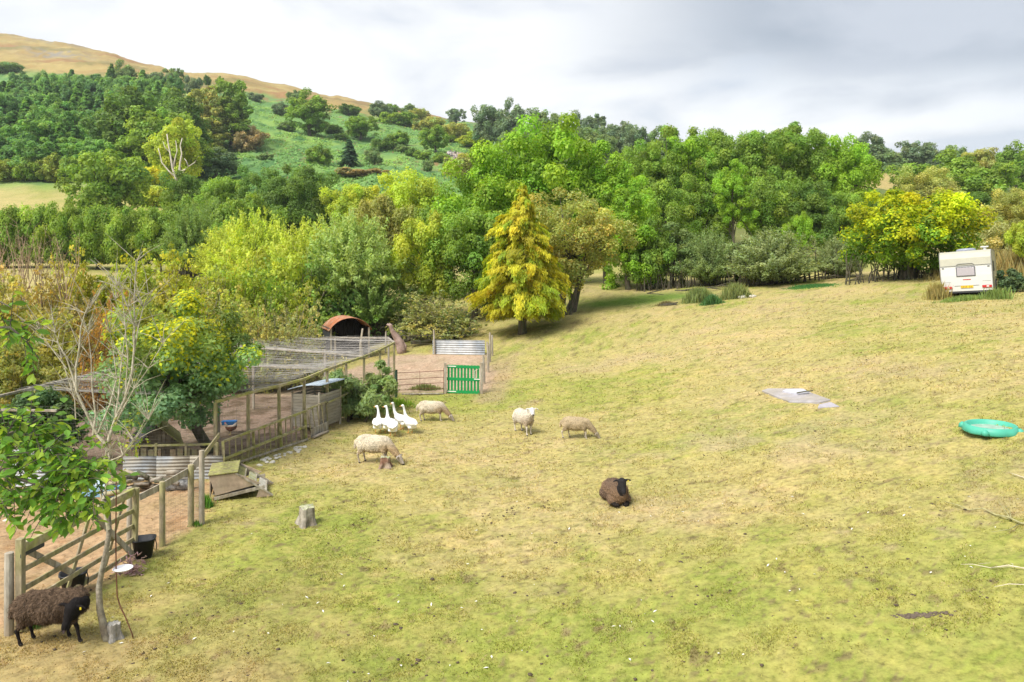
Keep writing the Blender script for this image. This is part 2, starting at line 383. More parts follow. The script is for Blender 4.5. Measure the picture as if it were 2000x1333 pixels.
def make_ground():
    nu = 620
    un = np.linspace(-1.5, 1.5, nu)
    dn = np.concatenate([np.linspace(4, 34, 400, endpoint=False), np.exp(np.linspace(math.log(34), math.log(1600), 300))])
    U, D = np.meshgrid(un, dn); X = U*D; Y = D
    Z = T(X, Y)
    near = sst(45, 30, Y)
    Z = Z + near*((fbm(X*2.3, Y*2.3, 3, 51)-.5)*.05 + (fbm(X*9, Y*9, 2, 52)-.5)*.02)
    Z = Z + sst(150, 200, Y)*(fbm(X*.22, Y*.22, 3, 53)-.5)*2.6 + sst(480, 600, Y)*(fbm(X*.08, Y*.08, 3, 54)-.5)*4
    col = landcolor(X, Y)
    V = np.stack([X, Y, Z], -1).reshape(-1, 3); r, c = X.shape
    i = (np.arange(r-1)[:, None]*c + np.arange(c-1)[None]).ravel()
    Fq = np.stack([i, i+1, i+c+1, i+c], 1)
    m = bpy.data.materials.new('ground'); m.use_nodes = True; nt = m.node_tree; p = nt.nodes['Principled BSDF']
    p.inputs['Roughness'].default_value = .95; p.inputs['Specular IOR Level'].default_value = .1
    a = N(nt, 'ShaderNodeAttribute', attribute_name='lc'); tc = N(nt, 'ShaderNodeTexCoord')
    n1 = N(nt, 'ShaderNodeTexNoise', i_Scale=9.0, i_Detail=8.0, i_Roughness=.72); L(nt, tc.outputs['Object'], n1.inputs['Vector'])
    n2 = N(nt, 'ShaderNodeTexNoise', i_Scale=2.2, i_Detail=6.0, i_Roughness=.7); L(nt, tc.outputs['Object'], n2.inputs['Vector'])
    n4 = N(nt, 'ShaderNodeTexNoise', i_Scale=.5, i_Detail=7.0, i_Roughness=.7); L(nt, tc.outputs['Object'], n4.inputs['Vector'])
    c1 = mixc(nt, 1.0, a.outputs[0], ramp(nt, n1.outputs[0], [(.30, .48), (.5, 1.0), (.70, 1.32)]), 'MULTIPLY')
    c1 = mixc(nt, 1.0, c1, ramp(nt, n2.outputs[0], [(.3, (.84, .84, .78)), (.5, (1, 1, 1)), (.7, (1.14, 1.08, 1.06))]), 'MULTIPLY')
    c1 = mixc(nt, 1.0, c1, ramp(nt, n4.outputs[0], [(.3, (.84, .9, .8)), (.5, (1, 1, 1)), (.7, (1.12, 1.05, 1.04))]), 'MULTIPLY')
    L(nt, c1, p.inputs['Base Color'])
    b = N(nt, 'ShaderNodeBump', i_Strength=.6, i_Distance=.04); L(nt, n1.outputs[0], b.inputs['Height']); L(nt, b.outputs[0], p.inputs['Normal'])
    me = mesh_np('ground', V, Fq, m, col.reshape(-1, 3), True)
    tag(link('ground', me), kind='structure')
make_ground()

# ------------------------------------------------------------------ foliage generators
def nrm(a): return a/np.maximum(np.linalg.norm(a, axis=-1, keepdims=True), 1e-9)
def leaf_arrays(c, n, s, asp, rng, t=None):
    N_ = len(c); n = nrm(n)
    if t is None: t = rng.normal(size=(N_, 3))
    t = nrm(t - n*(t*n).sum(-1, keepdims=True)); b = np.cross(n, t)
    s = np.broadcast_to(np.asarray(s, float), (N_,))[:, None]
    w = s*.5; l = s*asp*.5
    V = np.stack([c-t*l, c+b*w*.9+n*s*.12+t*l*.1, c+t*l, c-b*w*.9+n*s*.12+t*l*.1], 1).reshape(-1, 3)
    return V, np.arange(N_*4).reshape(-1, 4)
def leaf_mesh(name, c, n, s, asp, rng, col, t=None):
    V, Fq = leaf_arrays(c, n, s, asp, rng, t)
    return mesh_np(name, V, Fq, LEAF, np.repeat(col, 4, 0))
def var(n, rng, lum=.22, hue=.12):
    l = 1+rng.normal(0, lum, (n, 1)); h = rng.normal(0, hue*.5, (n, 1))
    return np.clip(np.concatenate([l*(1+h*1.4), l, l*(1-h*.8)], 1), .15, 2.2)
def crown_pts(seed, rx, rz, zc, nclump, per, rc=(.2, .34), lump=.22, zlow=-.75, squash=.8, inner=.35, open_=0.0, upn=.55):
    rng = np.random.default_rng(seed)
    d = nrm(rng.normal(size=(nclump*3, 3))); d = d[d[:, 2] > zlow][:nclump]
    ph = rng.uniform(0, 6.28, 6)
    R = 1+lump*(np.sin(d[:, 0]*3+ph[0])*np.sin(d[:, 1]*3.4+ph[1]) + .7*np.sin(d[:, 2]*4+ph[2]+d[:, 0]*2)) + rng.normal(0, lump*.35, len(d))
    rr = np.where(rng.random(len(d)) < inner, rng.uniform(.25, .7, len(d)), rng.uniform(.72, .95, len(d)))
    cc = d*(R*rr)[:, None]*np.array([rx, rx, rz]) + np.array([0, 0, zc])
    rad = rng.uniform(*rc, len(d))*rx
    ccol = var(len(d), rng, .16, .10)
    k = np.repeat(np.arange(len(d)), per)
    e = nrm(rng.normal(size=(len(k), 3)) + np.array([0, 0, .35]))
    r = rad[k]*rng.uniform(.45, 1.08, len(k))**.7
    # lobed clumps
    r = r*(1+.25*np.sin(e[:, 0]*6+k)*np.cos(e[:, 1]*5+k*2))
    c = cc[k] + e*r[:, None]*np.array([1, 1, squash])
    n = e + rng.normal(0, .45, e.shape) + np.array([0, 0, upn])
    col = ccol[k]*var(len(k), rng, .13, .06)
    return c, n, col, rng, cc
def limbs(mb, base_r, zc, cc, rng, nl=7, h0=0.0, stems=1, lean=0.0):
    for st in range(stems):
        off = Vector((rng.normal(0, lean), rng.normal(0, lean), 0)) if stems > 1 else Vector((0, 0, 0))
        br = base_r/(stems**.5)
        top = off*2.2+Vector((rng.normal(0, .1)*zc*.3, rng.normal(0, .1)*zc*.3, zc*1.05))
        pts = [off*(.6+.1*i)+(top-off)*(i/6)+Vector((rng.normal(0, .02), rng.normal(0, .02), 0))*zc for i in range(7)]
        pts[0] = off - Vector((0, 0, .4))
        mb.tube(pts, [br*(1.35 if i == 0 else 1)*(1-.13*i) for i in range(7)], 7)
        for j in range(nl):
            a = pts[2+j % 4]; t = Vector(cc[rng.integers(len(cc))])
            m = (a+t)/2 + Vector((0, 0, .05*zc))
            mb.tube([a, a*.6+m*.4, m, t], [br*.45, br*.34, br*.22, br*.06], 5, False)
PROTO = {}
def proto(kind):
    if kind in PROTO: return PROTO[kind]
    seed = sum(ord(ch)*(i+3) for i, ch in enumerate(kind)); rng = np.random.default_rng(seed)
    fine = 'x' in kind; fm = 3.3 if fine else 1.2; fs = .52 if fine else .9
    if kind.startswith('oak'):     # 10 m wide, 10 m tall
        c, n, col, rng, cc = crown_pts(seed, 5.0, 4.6, 5.4, 110, int(95*fm), (.15, .25), lump=.2, zlow=-.85, inner=.3)
        me = leaf_mesh('crown', c, n, rng.uniform(.26, .5, len(c))*fs, 1.3, rng, col)
        mb = MB(); limbs(mb, .38, 6.5, cc, rng, 9)
    elif kind.startswith('ash'):   # 7 m wide, 10 m tall, looser
        c, n, col, rng, cc = crown_pts(seed, 3.6, 5.0, 5.2, 105, int(85*fm), (.14, .25), lump=.26, zlow=-.95, inner=.3)
        me = leaf_mesh('crown', c, n, rng.uniform(.22, .42, len(c))*fs, 1.5, rng, col)
        mb = MB(); limbs(mb, .3, 7.5, cc, rng, 9)
    elif kind.startswith('bush'):  # 6 m wide, 4 m tall, down to the ground
        c, n, col, rng, cc = crown_pts(seed, 3.0, 2.2, 1.9, 80, int(85*fm), (.17, .29), lump=.2, zlow=-1, inner=.3)
        k = c[:, 2] > .05; c = c[k]; n = n[k]; col = col[k]
        me = leaf_mesh('crown', c, n, rng.uniform(.2, .38, len(c))*fs, 1.4, rng, col)
        mb = MB(); limbs(mb, .16, 2.6, cc, rng, 6, stems=3, lean=.3)
    elif kind.startswith('fir'):   # 5 m wide, 10 m tall, layered
        c = []; n = []; ccl = []; brs = []
        for i in range(120):
            h = 1.0+8.9*(i/120)**.95; rad = 2.5*(1-((h-.8)/9.6))**.8*rng.uniform(.75, 1.15)+.12
            a = rng.uniform(0, 6.28); m_ = int(38+50*rad)
            t = rng.random(m_)**.6; w_ = .28*rad+.12
            lat = rng.normal(0, w_*.5, m_)*(1.1-t*.6)
            x = np.cos(a)*t*rad - np.sin(a)*lat; y = np.sin(a)*t*rad + np.cos(a)*lat
            z = h + .15*rad*np.sin(t*3) - .42*rad*t*t + rng.normal(0, .07, m_) - np.abs(lat)*.3
            c.append(np.stack([x, y, z], 1)); n.append(np.stack([np.cos(a)*.5+rng.normal(0, .4, m_), np.sin(a)*.5+rng.normal(0, .4, m_), np.full(m_, .9)], 1))
            ccl.append(np.repeat(var(1, rng, .14, .08), m_, 0)*var(m_, rng, .12, .05)); brs.append((h, a, rad))
        c = np.concatenate(c); n = np.concatenate(n); col = np.concatenate(ccl)
        me = leaf_mesh('crown', c, n, rng.uniform(.16, .34, len(c)), 1.6, rng, col)
        mb = MB(); mb.tube([(0, 0, -.4), (0, 0, 3), (.05, 0, 7), (0, 0, 9.9)], [.22, .17, .09, .015], 7)
        for h, a, rad in brs[::4]: mb.tube([(0, 0, h), (math.cos(a)*rad*.5, math.sin(a)*rad*.5, h+.05*rad), (math.cos(a)*rad*.9, math.sin(a)*rad*.9, h-.3*rad)], [.04, .025, .008], 4, False)
    elif kind.startswith('willow'):  # 6 m wide, 5 m tall; fine leaves on arching stems
        S = 260; cs = []; ns = []; ts = []; cl = []; mb = MB()
        for i in range(S):
            a = rng.uniform(0, 6.28); lean = rng.uniform(.05, 1.0)**.8; ln = rng.uniform(3.6, 5.2)*(1-.25*lean)
            bx, by = rng.normal(0, .35, 2); up = math.cos(lean*1.15); out = math.sin(lean*1.15)
            m_ = 130 if fine else 60; t = rng.uniform(.22, 1, m_)
            x = bx+np.cos(a)*out*ln*t*(.8+.2*t); y = by+np.sin(a)*out*ln*t*(.8+.2*t); z = up*ln*t + .1 - .5*out*t**3
            sp = .26*(1.2-t*.7)
            cs.append(np.stack([x, y, z], 1)+rng.normal(0, 1, (m_, 3))*sp[:, None]*.6)
            ns.append(rng.normal(0, .6, (m_, 3))+np.array([np.cos(a)*.4, np.sin(a)*.4, .7]))
            ts.append(np.array([np.cos(a)*out, np.sin(a)*out, up])+rng.normal(0, .45, (m_, 3)))
            cl.append(np.repeat(var(1, rng, .12, .06), m_, 0)*var(m_, rng, .12, .04))
            if i % 3 == 0:
                mb.tube([(bx*.4, by*.4, -.3)]+[(bx+math.cos(a)*out*ln*q*(.8+.2*q), by+math.sin(a)*out*ln*q*(.8+.2*q), up*ln*q+.1-.5*out*q**3) for q in (.3, .6, .9)], [.05, .035, .02, .006], 4, False)
        c = np.concatenate(cs); n = np.concatenate(ns); t = np.concatenate(ts); col = np.concatenate(cl)
        k = c[:, 2] > .1
        me = leaf_mesh('crown', c[k], n[k], rng.uniform(.09, .16, k.sum())*(.72 if fine else 1.1), 2.4, rng, col[k], t[k])
    tm = bpy.data.meshes.new('trunk'); tm.from_pydata(mb.v, [], mb.f); tm.materials.append(BARK); tm.update()
    PROTO[kind] = (me, tm); return PROTO[kind]
SIZE = {'oak': (10, 10), 'ash': (7.2, 10.2), 'bush': (6, 4), 'fir': (5, 10), 'willow': (6.6, 5)}
_tr = random.Random(5)
def tree(kind, px, top, wpx, d, col, label, name='broadleaf_tree', cat='tree', group=None, base=None, hmin=1.5, depth=1.0):
    """a tree whose foot stands on the ground at column px and distance d (or where the ground shows at row BASE)"""
    if base is not None: g = P(px, base, dmin=100 if base < 400 else 30); d = g.y
    else: g = G(px, d)
    ztop = CAMH+(HZ-top)/F*d; h = max(ztop-g.z, hmin); w = wpx/F*d
    sw, sh = SIZE[kind.split('_')[0]]
    if d < 115 and not kind.startswith('fir'): kind = kind.replace('_', 'x_')
    me, tm = proto(kind)
    o = thing(name, label, cat, (g.x, g.y, g.z-.05), _tr.uniform(0, 6.28), group)
    s = w/sw*1.04; o.scale = (s, s*depth, h/sh)
    cr = link('crown', me, o, color=tuple(min(a, .75) for a in col)); link('trunk', tm, o)
    cap = 1.22*s/(h/sh)                       # a tall tree keeps its crown in proportion and shows more stem
    if kind.startswith('bush'): cap *= 1.5
    if cap < 1 and not kind.startswith(('fir', 'shrub')): cr.scale = (1, 1, cap); cr.location.z = sh*(1-cap)
    return o
# ------------------------------------------------------------------ trees: far hillside first
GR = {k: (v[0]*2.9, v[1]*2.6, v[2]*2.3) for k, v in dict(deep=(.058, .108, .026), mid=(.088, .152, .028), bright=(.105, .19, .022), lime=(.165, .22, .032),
          olive=(.155, .18, .06), grey=(.20, .215, .12), blue=(.045, .095, .065), far=(.088, .14, .062), farb=(.078, .122, .078), brown=(.15, .14, .085), gold=(.30, .31, .03)).items()}  # far and farb have the bluish distance haze mixed into the leaf colour
def place_wood():
    rng = random.Random(11); n = 0
    ORD = 'leftmost second third fourth fifth sixth seventh eighth ninth tenth eleventh twelfth thirteenth fourteenth fifteenth sixteenth seventeenth eighteenth nineteenth twentieth twenty-first twenty-second twenty-third twenty-fourth'.split()
    ROWS = ['front', 'second', 'third', 'fourth', 'fifth', 'sixth', 'topmost']
    # the conifer plantation on the left hillside: rows climbing the slope
    for row, (top, d, lo, hi) in enumerate([(262, 185, -20, 205), (235, 200, -20, 230), (205, 218, -25, 260), (182, 240, -20, 300), (164, 265, -20, 330), (150, 292, -15, 345), (143, 325, 15, 352)]):
        px = lo + rng.uniform(0, 15)
        k = 0
        while px < hi:
            pos = '%s tree%s in the %s row of the hillside plantation' % (ORD[k], '' if k == 0 else ' from the left', ROWS[row]); k += 1
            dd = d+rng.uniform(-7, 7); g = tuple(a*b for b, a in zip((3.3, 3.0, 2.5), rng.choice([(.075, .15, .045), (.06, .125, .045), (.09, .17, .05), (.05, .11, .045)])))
            hz = min(row, 6)/6*.35; g = tuple(a*(1-hz)+b*hz for a, b in zip(g, (.22, .36, .19)))  # higher rows blend towards pale green: haze put into the leaf colour
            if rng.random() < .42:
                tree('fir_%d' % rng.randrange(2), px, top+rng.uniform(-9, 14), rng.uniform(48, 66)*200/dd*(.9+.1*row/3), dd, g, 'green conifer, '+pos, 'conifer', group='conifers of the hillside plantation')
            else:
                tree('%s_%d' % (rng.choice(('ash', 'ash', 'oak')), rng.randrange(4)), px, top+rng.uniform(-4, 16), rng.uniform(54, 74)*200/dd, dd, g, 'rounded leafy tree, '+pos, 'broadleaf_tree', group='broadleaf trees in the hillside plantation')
            px += rng.uniform(17, 30)*200/dd*1.15
            n += 1
    return n
place_wood()
def bracken():
    rng = np.random.default_rng(12); n = 90000; y = np.exp(rng.uniform(math.log(158), math.log(430), n)); px = rng.uniform(340, 960, n); x = (px-1000)/F*y
    cb = landcolor(x, y); k = (cb[:, 1] > cb[:, 0]*1.25) & (fbm(x*.18, y*.12, 3, 7)+rng.normal(0, .06, n) > .46); x, y, cb = x[k], y[k], cb[k]; n = len(x)
    z = T(x, y)+(fbm(x*.22, y*.22, 3, 53)-.5)*2.6+rng.uniform(.0, .5, n); c = np.stack([x, y, z], 1)
    col = cb*rng.normal(1.55, .32, (n, 1)); br = rng.random(n) < .05; col[br] = np.array((.30, .22, .10))
    me = leaf_mesh('bracken', c, rng.normal(0, .4, (n, 3))+np.array([0, -.5, 1.0]), rng.uniform(.35, .85, n), 1.4, rng, col)
    tag(link('bracken', me, None, color=(1, 1, 1)), 'green bracken fronds covering the hillside', 'bracken', kind='stuff')
bracken()
# (kind, centre px, top row, width px, distance or ('b', base row), colour, label, name, category)
TREES = [
 # plantation edge and lower slope
 ('oak_0', 262, 186, 150, 196, 'deep', 'dark rounded oak standing in front of the plantation conifers', None),
 ('oak_1', 345, 196, 120, 215, 'deep', 'dark oak on the right shoulder of the plantation', None),
 ('oak_2', 305, 205, 120, 188, 'mid', 'mid green oak lower down on the plantation edge', None),
 ('ash_2', 340, 128, 34, 345, 'far', 'tall thin tree breaking the skyline above the plantation', None),
 ('fir_2', 218, 124, 26, 335, 'deep', 'single dark spire conifer at the top of the plantation', 'conifer'),
 ('oak_1', 240, 128, 60, 345, 'far', 'pale rounded tree on the top edge of the plantation', None),
 ('oak_2', 310, 138, 60, 335, 'farb', 'bluish tree on the upper right plantation edge', None),
 ('bush_1', 378, 150, 32, 340, 'farb', 'small dark round tree beside the top right of the plantation', None),
 ('bush_0', 404, 149, 14, 380, 'deep', 'tiny dark bush alone on the orange hill shoulder', 'bush'),
 ('bush_2', 430, 150, 14, 375, 'mid', 'tiny green bush right of the dark one on the hill shoulder', 'bush'),
 ('bush_0', 10, 124, 60, 390, 'far', 'low green scrub patch at the far left above the wood', 'bush'),
 ('ash_0', 402, 168, 78, ('b', 288), 'olive', 'tall olive tinted tree left of the bright pair on the slope', None),
 ('ash_1', 452, 156, 76, ('b', 284), 'mid', 'tall ivy clad tree with bright top on the bracken slope', None),
 ('ash_3', 408, 215, 74, ('b', 295), 'olive', 'drooping brownish green tree in front of the ivy clad pair', None),
 ('ash_0', 450, 190, 78, ('b', 290), 'mid', 'dense green tree below the bright topped ash', None),
 ('bush_2', 495, 250, 50, ('b', 290), 'brown', 'brownish thorn bush at the foot of the tall slope trees', 'bush'),
 ('bush_1', 478, 262, 44, ('b', 297), 'brown', 'lower brownish thorn bush beside the slope track', 'bush'),
 ('oak_0', 345, 240, 100, 158, 'lime', 'pale lime green ash with bare white trunks below its crown', None),
 ('oak_1', 282, 256, 110, ('b', 352), 'mid', 'dark green oak between the round oak and the lime ash', None),
 ('oak_2', 378, 268, 96, ('b', 350), 'mid', 'leafy green tree right behind the white trunked ash', None),
 ('oak_3', 212, 284, 142, 132, 'mid', 'big round oak standing alone on the edge of the pale field', None),
 ('bush_0', 312, 326, 56, ('b', 362), 'gold', 'yellow green shrub under the white trunked ash', 'bush'),
 ('bush_1', 300, 360, 62, ('b', 404), 'lime', 'bright yellow green bush right of the round oak', 'bush'),
 ('oak_1', 420, 298, 106, ('b', 352), 'farb', 'bluish dark tree right of the white trunked ash', None),
 ('oak_2', 370, 340, 100, 108, 'deep', 'dark tree at the left end of the dark copse', None),
 ('oak_3', 440, 342, 110, 104, 'mid', 'green tree in the middle of the dark copse', None),
 ('oak_0', 520, 335, 110, 102, 'deep', 'dark green tree in the copse below the bracken slope', None),
 ('oak_2', 600, 324, 120, 100, 'deep', 'darkest flat topped tree of the copse below the bracken', None),
 ('oak_1', 560, 352, 120, 94, 'deep', 'dark oak at the front of the copse', None),
 ('oak_3', 690, 356, 110, 92, 'lime', 'yellow green tree at the right end of the dark copse', None),
 # single trees over the bracken slope
 ('oak_1', 605, 188, 92, ('b', 266), 'mid', 'big dark round oak alone halfway up the bracken slope', None),
 ('bush_2', 576, 179, 34, ('b', 210), 'far', 'small tree behind the big slope oak', None),
 ('bush_0', 548, 203, 30, ('b', 225), 'farb', 'grey green bush left of the big slope oak', 'bush'),
 ('bush_1', 500, 183, 28, ('b', 198), 'farb', 'grey bush high on the left of the slope', 'bush'),
 ('bush_0', 680, 206, 42, ('b', 224), 'deep', 'low dark tree under the orange ridge', None),
 ('oak_0', 704, 228, 62, ('b', 272), 'mid', 'dark leaning oak in the middle of the bracken slope', None),
 ('fir_1', 681, 272, 44, ('b', 323), 'blue', 'dark blue green conifer standing alone in the bracken', 'conifer'),
 ('bush_0', 622, 288, 44, ('b', 324), 'mid', 'light green young tree left of the blue conifer', None),
 ('bush_2', 729, 291, 32, ('b', 323), 'far', 'grey green bush right of the blue conifer', 'bush'),
 ('bush_1', 744, 270, 40, ('b', 296), 'deep', 'dark bush on the little ridge in the bracken', 'bush'),
 ('oak_2', 742, 198, 44, ('b', 236), 'farb', 'blue green tree below the right part of the orange ridge', None),
 ('bush_1', 778, 222, 70, ('b', 247), 'mid', 'long low thicket under the ridge', 'bush'),
 ('bush_2', 780, 258, 44, ('b', 286), 'mid', 'green bush uphill of the rock face', 'bush'),
 ('oak_3', 850, 244, 58, ('b', 300), 'mid', 'round dark green oak left of the rock face', None),
 ('bush_0', 838, 232, 60, ('b', 258), 'olive', 'olive green thicket on the right shoulder of the slope', 'bush'),
 ('bush_1', 890, 242, 60, ('b', 280), 'olive', 'yellowish thicket above the rock face', 'bush'),
 ('oak_0', 890, 213, 36, ('b', 243), 'farb', 'small tree alone on the skyline right of the ridge', None),
 ('bush_2', 930, 262, 70, ('b', 290), 'lime', 'yellow green scrub beyond the rock face', 'bush'),
 ('bush_1', 835, 312, 22, ('b', 334), 'far', 'small bush in the bracken below the rock face', 'bush'),
 ('bush_0', 905, 305, 80, ('b', 350), 'olive', 'scrub at the foot of the rock face', 'bush'),
 ('bush_2', 800, 205, 40, ('b', 232), 'far', 'scrubby tree where the orange ridge ends', None),
 # the ragged thorn hedge running down the slope
 ('bush_0', 668, 262, 26, ('b', 276), 'deep', 'small thorn just left of the leaning slope oak', 'bush'),
 ('bush_1', 764, 278, 26, ('b', 293), 'deep', 'thorn in the slope hedge, first below the dark ridge bush', 'bush'),
 ('bush_2', 786, 284, 30, ('b', 300), 'far', 'thorn in the slope hedge, second below the dark ridge bush', 'bush'),
 ('bush_0', 806, 292, 26, ('b', 308), 'deep', 'thorn in the slope hedge, third below the dark ridge bush', 'bush'),
 ('bush_1', 826, 296, 30, ('b', 314), 'mid', 'lowest thorn of the slope hedge, left of the rock face', 'bush'),
 ('bush_2', 862, 300, 36, ('b', 320), 'mid', 'leafy bush at the left foot of the rock face', 'bush'),
 ('bush_0', 640, 300, 20, ('b', 314), 'deep', 'tiny thorn between the young tree and the blue conifer', 'bush'),
 ('bush_1', 690, 330, 60, ('b', 345), 'brown', 'brown heathery bank below the blue conifer', 'bush'),
 ('bush_2', 735, 330, 50, ('b', 344), 'brown', 'brown heathery bank right of the other one', 'bush'),
 ('bush_0', 560, 240, 34, ('b', 256), 'far', 'low scrub left of the big slope oak foot', 'bush'),
 ('bush_1', 650, 245, 40, ('b', 262), 'deep', 'dark scrub at the right foot of the big slope oak', 'bush'),
 ('bush_2', 520, 300, 30, ('b', 315), 'far', 'small bush in the bracken above the copse', 'bush'),
 ('bush_0', 760, 205, 34, ('b', 224), 'mid', 'green scrub tree on the ridge end', 'bush'),
 ('bush_1', 820, 214, 40, ('b', 236), 'olive', 'yellowish scrub tree on the ridge end', 'bush'),
 # skyline of the far wood
 ('oak_0', 955, 208, 66, 330, 'farb', 'leftmost tree of the far skyline wood', None),
 ('oak_1', 1000, 208, 70, 325, 'farb', 'second tree from the left in the skyline wood', None),
 ('oak_2', 1055, 210, 72, 320, 'far', 'greener rounded tree in the middle of the skyline wood', None),
 ('oak_3', 1010, 250, 70, 290, 'far', 'lower tree in front of the skyline wood', None),
 ('oak_1', 1120, 232, 66, 300, 'farb', 'tree in the dip right of the skyline wood', None),
 ('ash_1', 1165, 226, 60, 330, 'farb', 'lacy topped tree on the skyline behind the sycamores', None),
 ('oak_3', 1205, 236, 66, 300, 'farb', 'flat topped skyline tree behind the sycamores', None),
 ('oak_0', 1245, 248, 62, 290, 'farb', 'dark skyline tree left of the big green wood', None),
 ('oak_2', 1150, 250, 90, 270, 'far', 'broad tree below the lacy skyline tree', None),
 ('oak_0', 1300, 252, 70, 250, 'far', 'pale skyline tree behind the left end of the big wood', None),
 ('oak_1', 1690, 270, 80, 300, 'farb', 'dark skyline oak beyond the right end of the wood', None),
 ('bush_0', 1725, 298, 66, 298, 'far', 'low skyline scrub above the pale far field', 'bush'),
 ('oak_2', 1782, 273, 66, 300, 'farb', 'round crowned skyline oak above the pale far field', None),
 ('oak_3', 1822, 288, 50, 295, 'farb', 'small skyline oak right of the round crowned one', None),
 ('oak_0', 1868, 287, 56, 215, 'far', 'rounded skyline tree behind the right hand copse', None),
 ('oak_2', 1915, 286, 60, 205, 'olive', 'olive green skyline tree behind the right hand copse', None),
 ('oak_1', 1985, 292, 80, 190, 'mid', 'dark tree at the right edge of the skyline', None),
 ('bush_1', 1752, 322, 40, 285, 'far', 'hedge bush at the top right of the pale far field', 'bush'),
 # the big right-hand wood
 ('oak_2', 1690, 368, 100, 120, 'deep', 'dark tree filling the gap below the far field', None),
 ('oak_0', 1795, 322, 110, 150, 'mid', 'green tree at the left of the right hand copse', None),
 ('oak_1', 1860, 312, 130, 140, 'mid', 'broad tree in the middle of the right hand copse', None),
 ('oak_3', 1925, 318, 120, 132, 'mid', 'broad tree right of the middle in the right hand copse', None),
 ('oak_2', 1740, 385, 120, 105, 'deep', 'dark leafy tree behind the golden tree', None),
 ('oak_1', 1900, 380, 130, 95, 'deep', 'dark green tree low down behind the caravan', None),
 ('oak_0', 1815, 332, 120, 108, 'olive', 'olive green dome shaped tree behind the golden tree', None),
 ('oak_0', 1255, 288, 110, 92, 'mid', 'first sycamore of the big wood, behind the hawthorn', None),
 ('ash_3', 1305, 270, 110, 90, 'mid', 'tall sycamore with layered boughs at the left of the wood', None),
 ('ash_0', 1350, 262, 120, 94, 'bright', 'broad yellowish sycamore in the left half of the wood', None),
 ('oak_2', 1400, 250, 130, 98, 'mid', 'highest sycamore crown of the big wood', None),
 ('ash_1', 1432, 318, 74, 76, 'bright', 'slim bright green tree at the front of the big wood', None),
 ('oak_3', 1470, 252, 130, 96, 'mid', 'wide sycamore in the middle of the big wood', None),
 ('ash_2', 1530, 252, 120, 92, 'mid', 'dark sycamore right of the middle of the wood', None),
 ('oak_1', 1585, 262, 130, 94, 'mid', 'rounded sycamore in the right half of the wood', None),
 ('oak_0', 1640, 272, 130, 92, 'bright', 'rounded sycamore closing the right end of the wood', None),
 ('ash_3', 1380, 330, 100, 80, 'mid', 'lower sycamore left of the slim bright tree', None),
 ('oak_2', 1500, 340, 130, 80, 'mid', 'low spreading sycamore in front of the wide one', None),
 ('ash_0', 1570, 350, 110, 78, 'deep', 'dark tree at the front right of the wood', None),
 ('oak_3', 1640, 370, 100, 78, 'mid', 'low green tree at the right front corner of the wood', None),
 ('oak_1', 1300, 360, 120, 76, 'mid', 'green tree at the front left of the wood', None),
 ('bush_2', 1563, 420, 50, 60, 'bright', 'bright green sapling rising behind the grey willows', 'sapling'),
 # middle distance, behind the pens
 ('oak_0', 790, 342, 170, 66, 'lime', 'yellow green rounded tree left of the great sycamores', None),
 ('bush_0', 740, 380, 100, 60, 'olive', 'olive topped bush below the bracken', 'bush'),
 ('bush_1', 860, 395, 110, 56, 'mid', 'green bush filling the dip before the great sycamores', 'bush'),
 ('oak_1', 965, 292, 190, 56, 'bright', 'left crown of the great sycamores, deep green', None),
 ('oak_2', 1085, 244, 230, 58, 'bright', 'tallest of the great sycamores behind the golden conifer', None),
 ('ash_1', 1185, 288, 130, 56, 'bright', 'right crown of the great sycamores', None),
 ('oak_3', 925, 400, 170, 47, 'mid', 'dark leafy tree directly left of the golden conifer', None),
 ('ash_2', 1228, 372, 120, 52, 'bright', 'bright green tree between the hawthorn and the hedge', None),
 ('bush_1', 1000, 520, 130, 48, 'deep', 'dark shrub under the sycamores left of the conifer', 'bush'),
 ('bush_2', 825, 430, 120, 47, 'lime', 'yellow green tree above the fallen boughs', None),
 ('willow_0', 690, 392, 210, 45, 'grey2', 'pale green willow with upright plumes behind the pens', None),
 ('willow_1', 600, 420, 170, 48, 'lime2', 'lime plumed willow left of the pale one', None),
 ('willow_2', 505, 402, 190, 56, 'gold2', 'yellow willow with upright shoots beside the dark hedge', None),
 ('willow_0', 440, 425, 130, 62, 'lime2', 'small yellow green willow against the field hedge', None),
 ('bush_0', 640, 500, 180, 45, 'mid2', 'soft green shrub behind the rusty shelter', 'bush'),
 ('willow_1', 730, 520, 120, 44, 'mid2', 'feathery green shrub right of the rusty shelter', 'bush'),
 ('bush_2', 545, 505, 150, 42, 'lime', 'yellow green shrub left of the soft green one', 'bush'),
 # field hedge (left)
 ('bush_0', 15, 402, 90, 88, 'hedge', 'field hedge bush at the left edge of the photo', 'bush'),
 ('bush_1', 75, 400, 90, 88, 'hedge', 'second field hedge bush from the left edge', 'bush'),
 ('bush_2', 135, 402, 90, 88, 'hedge', 'field hedge bush straight below the pale field', 'bush'),
 ('bush_0', 195, 402, 90, 88, 'hedge', 'field hedge bush below the round oak', 'bush'),
 ('bush_1', 255, 403, 90, 87, 'hedge', 'field hedge bush below right of the round oak', 'bush'),
 ('bush_2', 312, 408, 80, 86, 'hedge', 'field hedge bush before the willows begin', 'bush'),
 ('willow_2', 372, 398, 130, 76, 'mid2', 'dark leaning willow at the right end of the field hedge', None),
 ('willow_0', 420, 378, 130, 84, 'mid2', 'rounded dark willow behind the end of the field hedge', None),
 ('bush_2', 350, 390, 100, 92, 'mid', 'dark bush closing the right end of the field hedge', 'bush'),
 ('bush_0', 480, 378, 120, 84, 'mid', 'dark green bush behind the yellow willow', 'bush'),
 ('bush_1', 15, 312, 60, 177, 'lime3', 'yellow tipped shrub at the left of the row below the plantation', 'bush'),
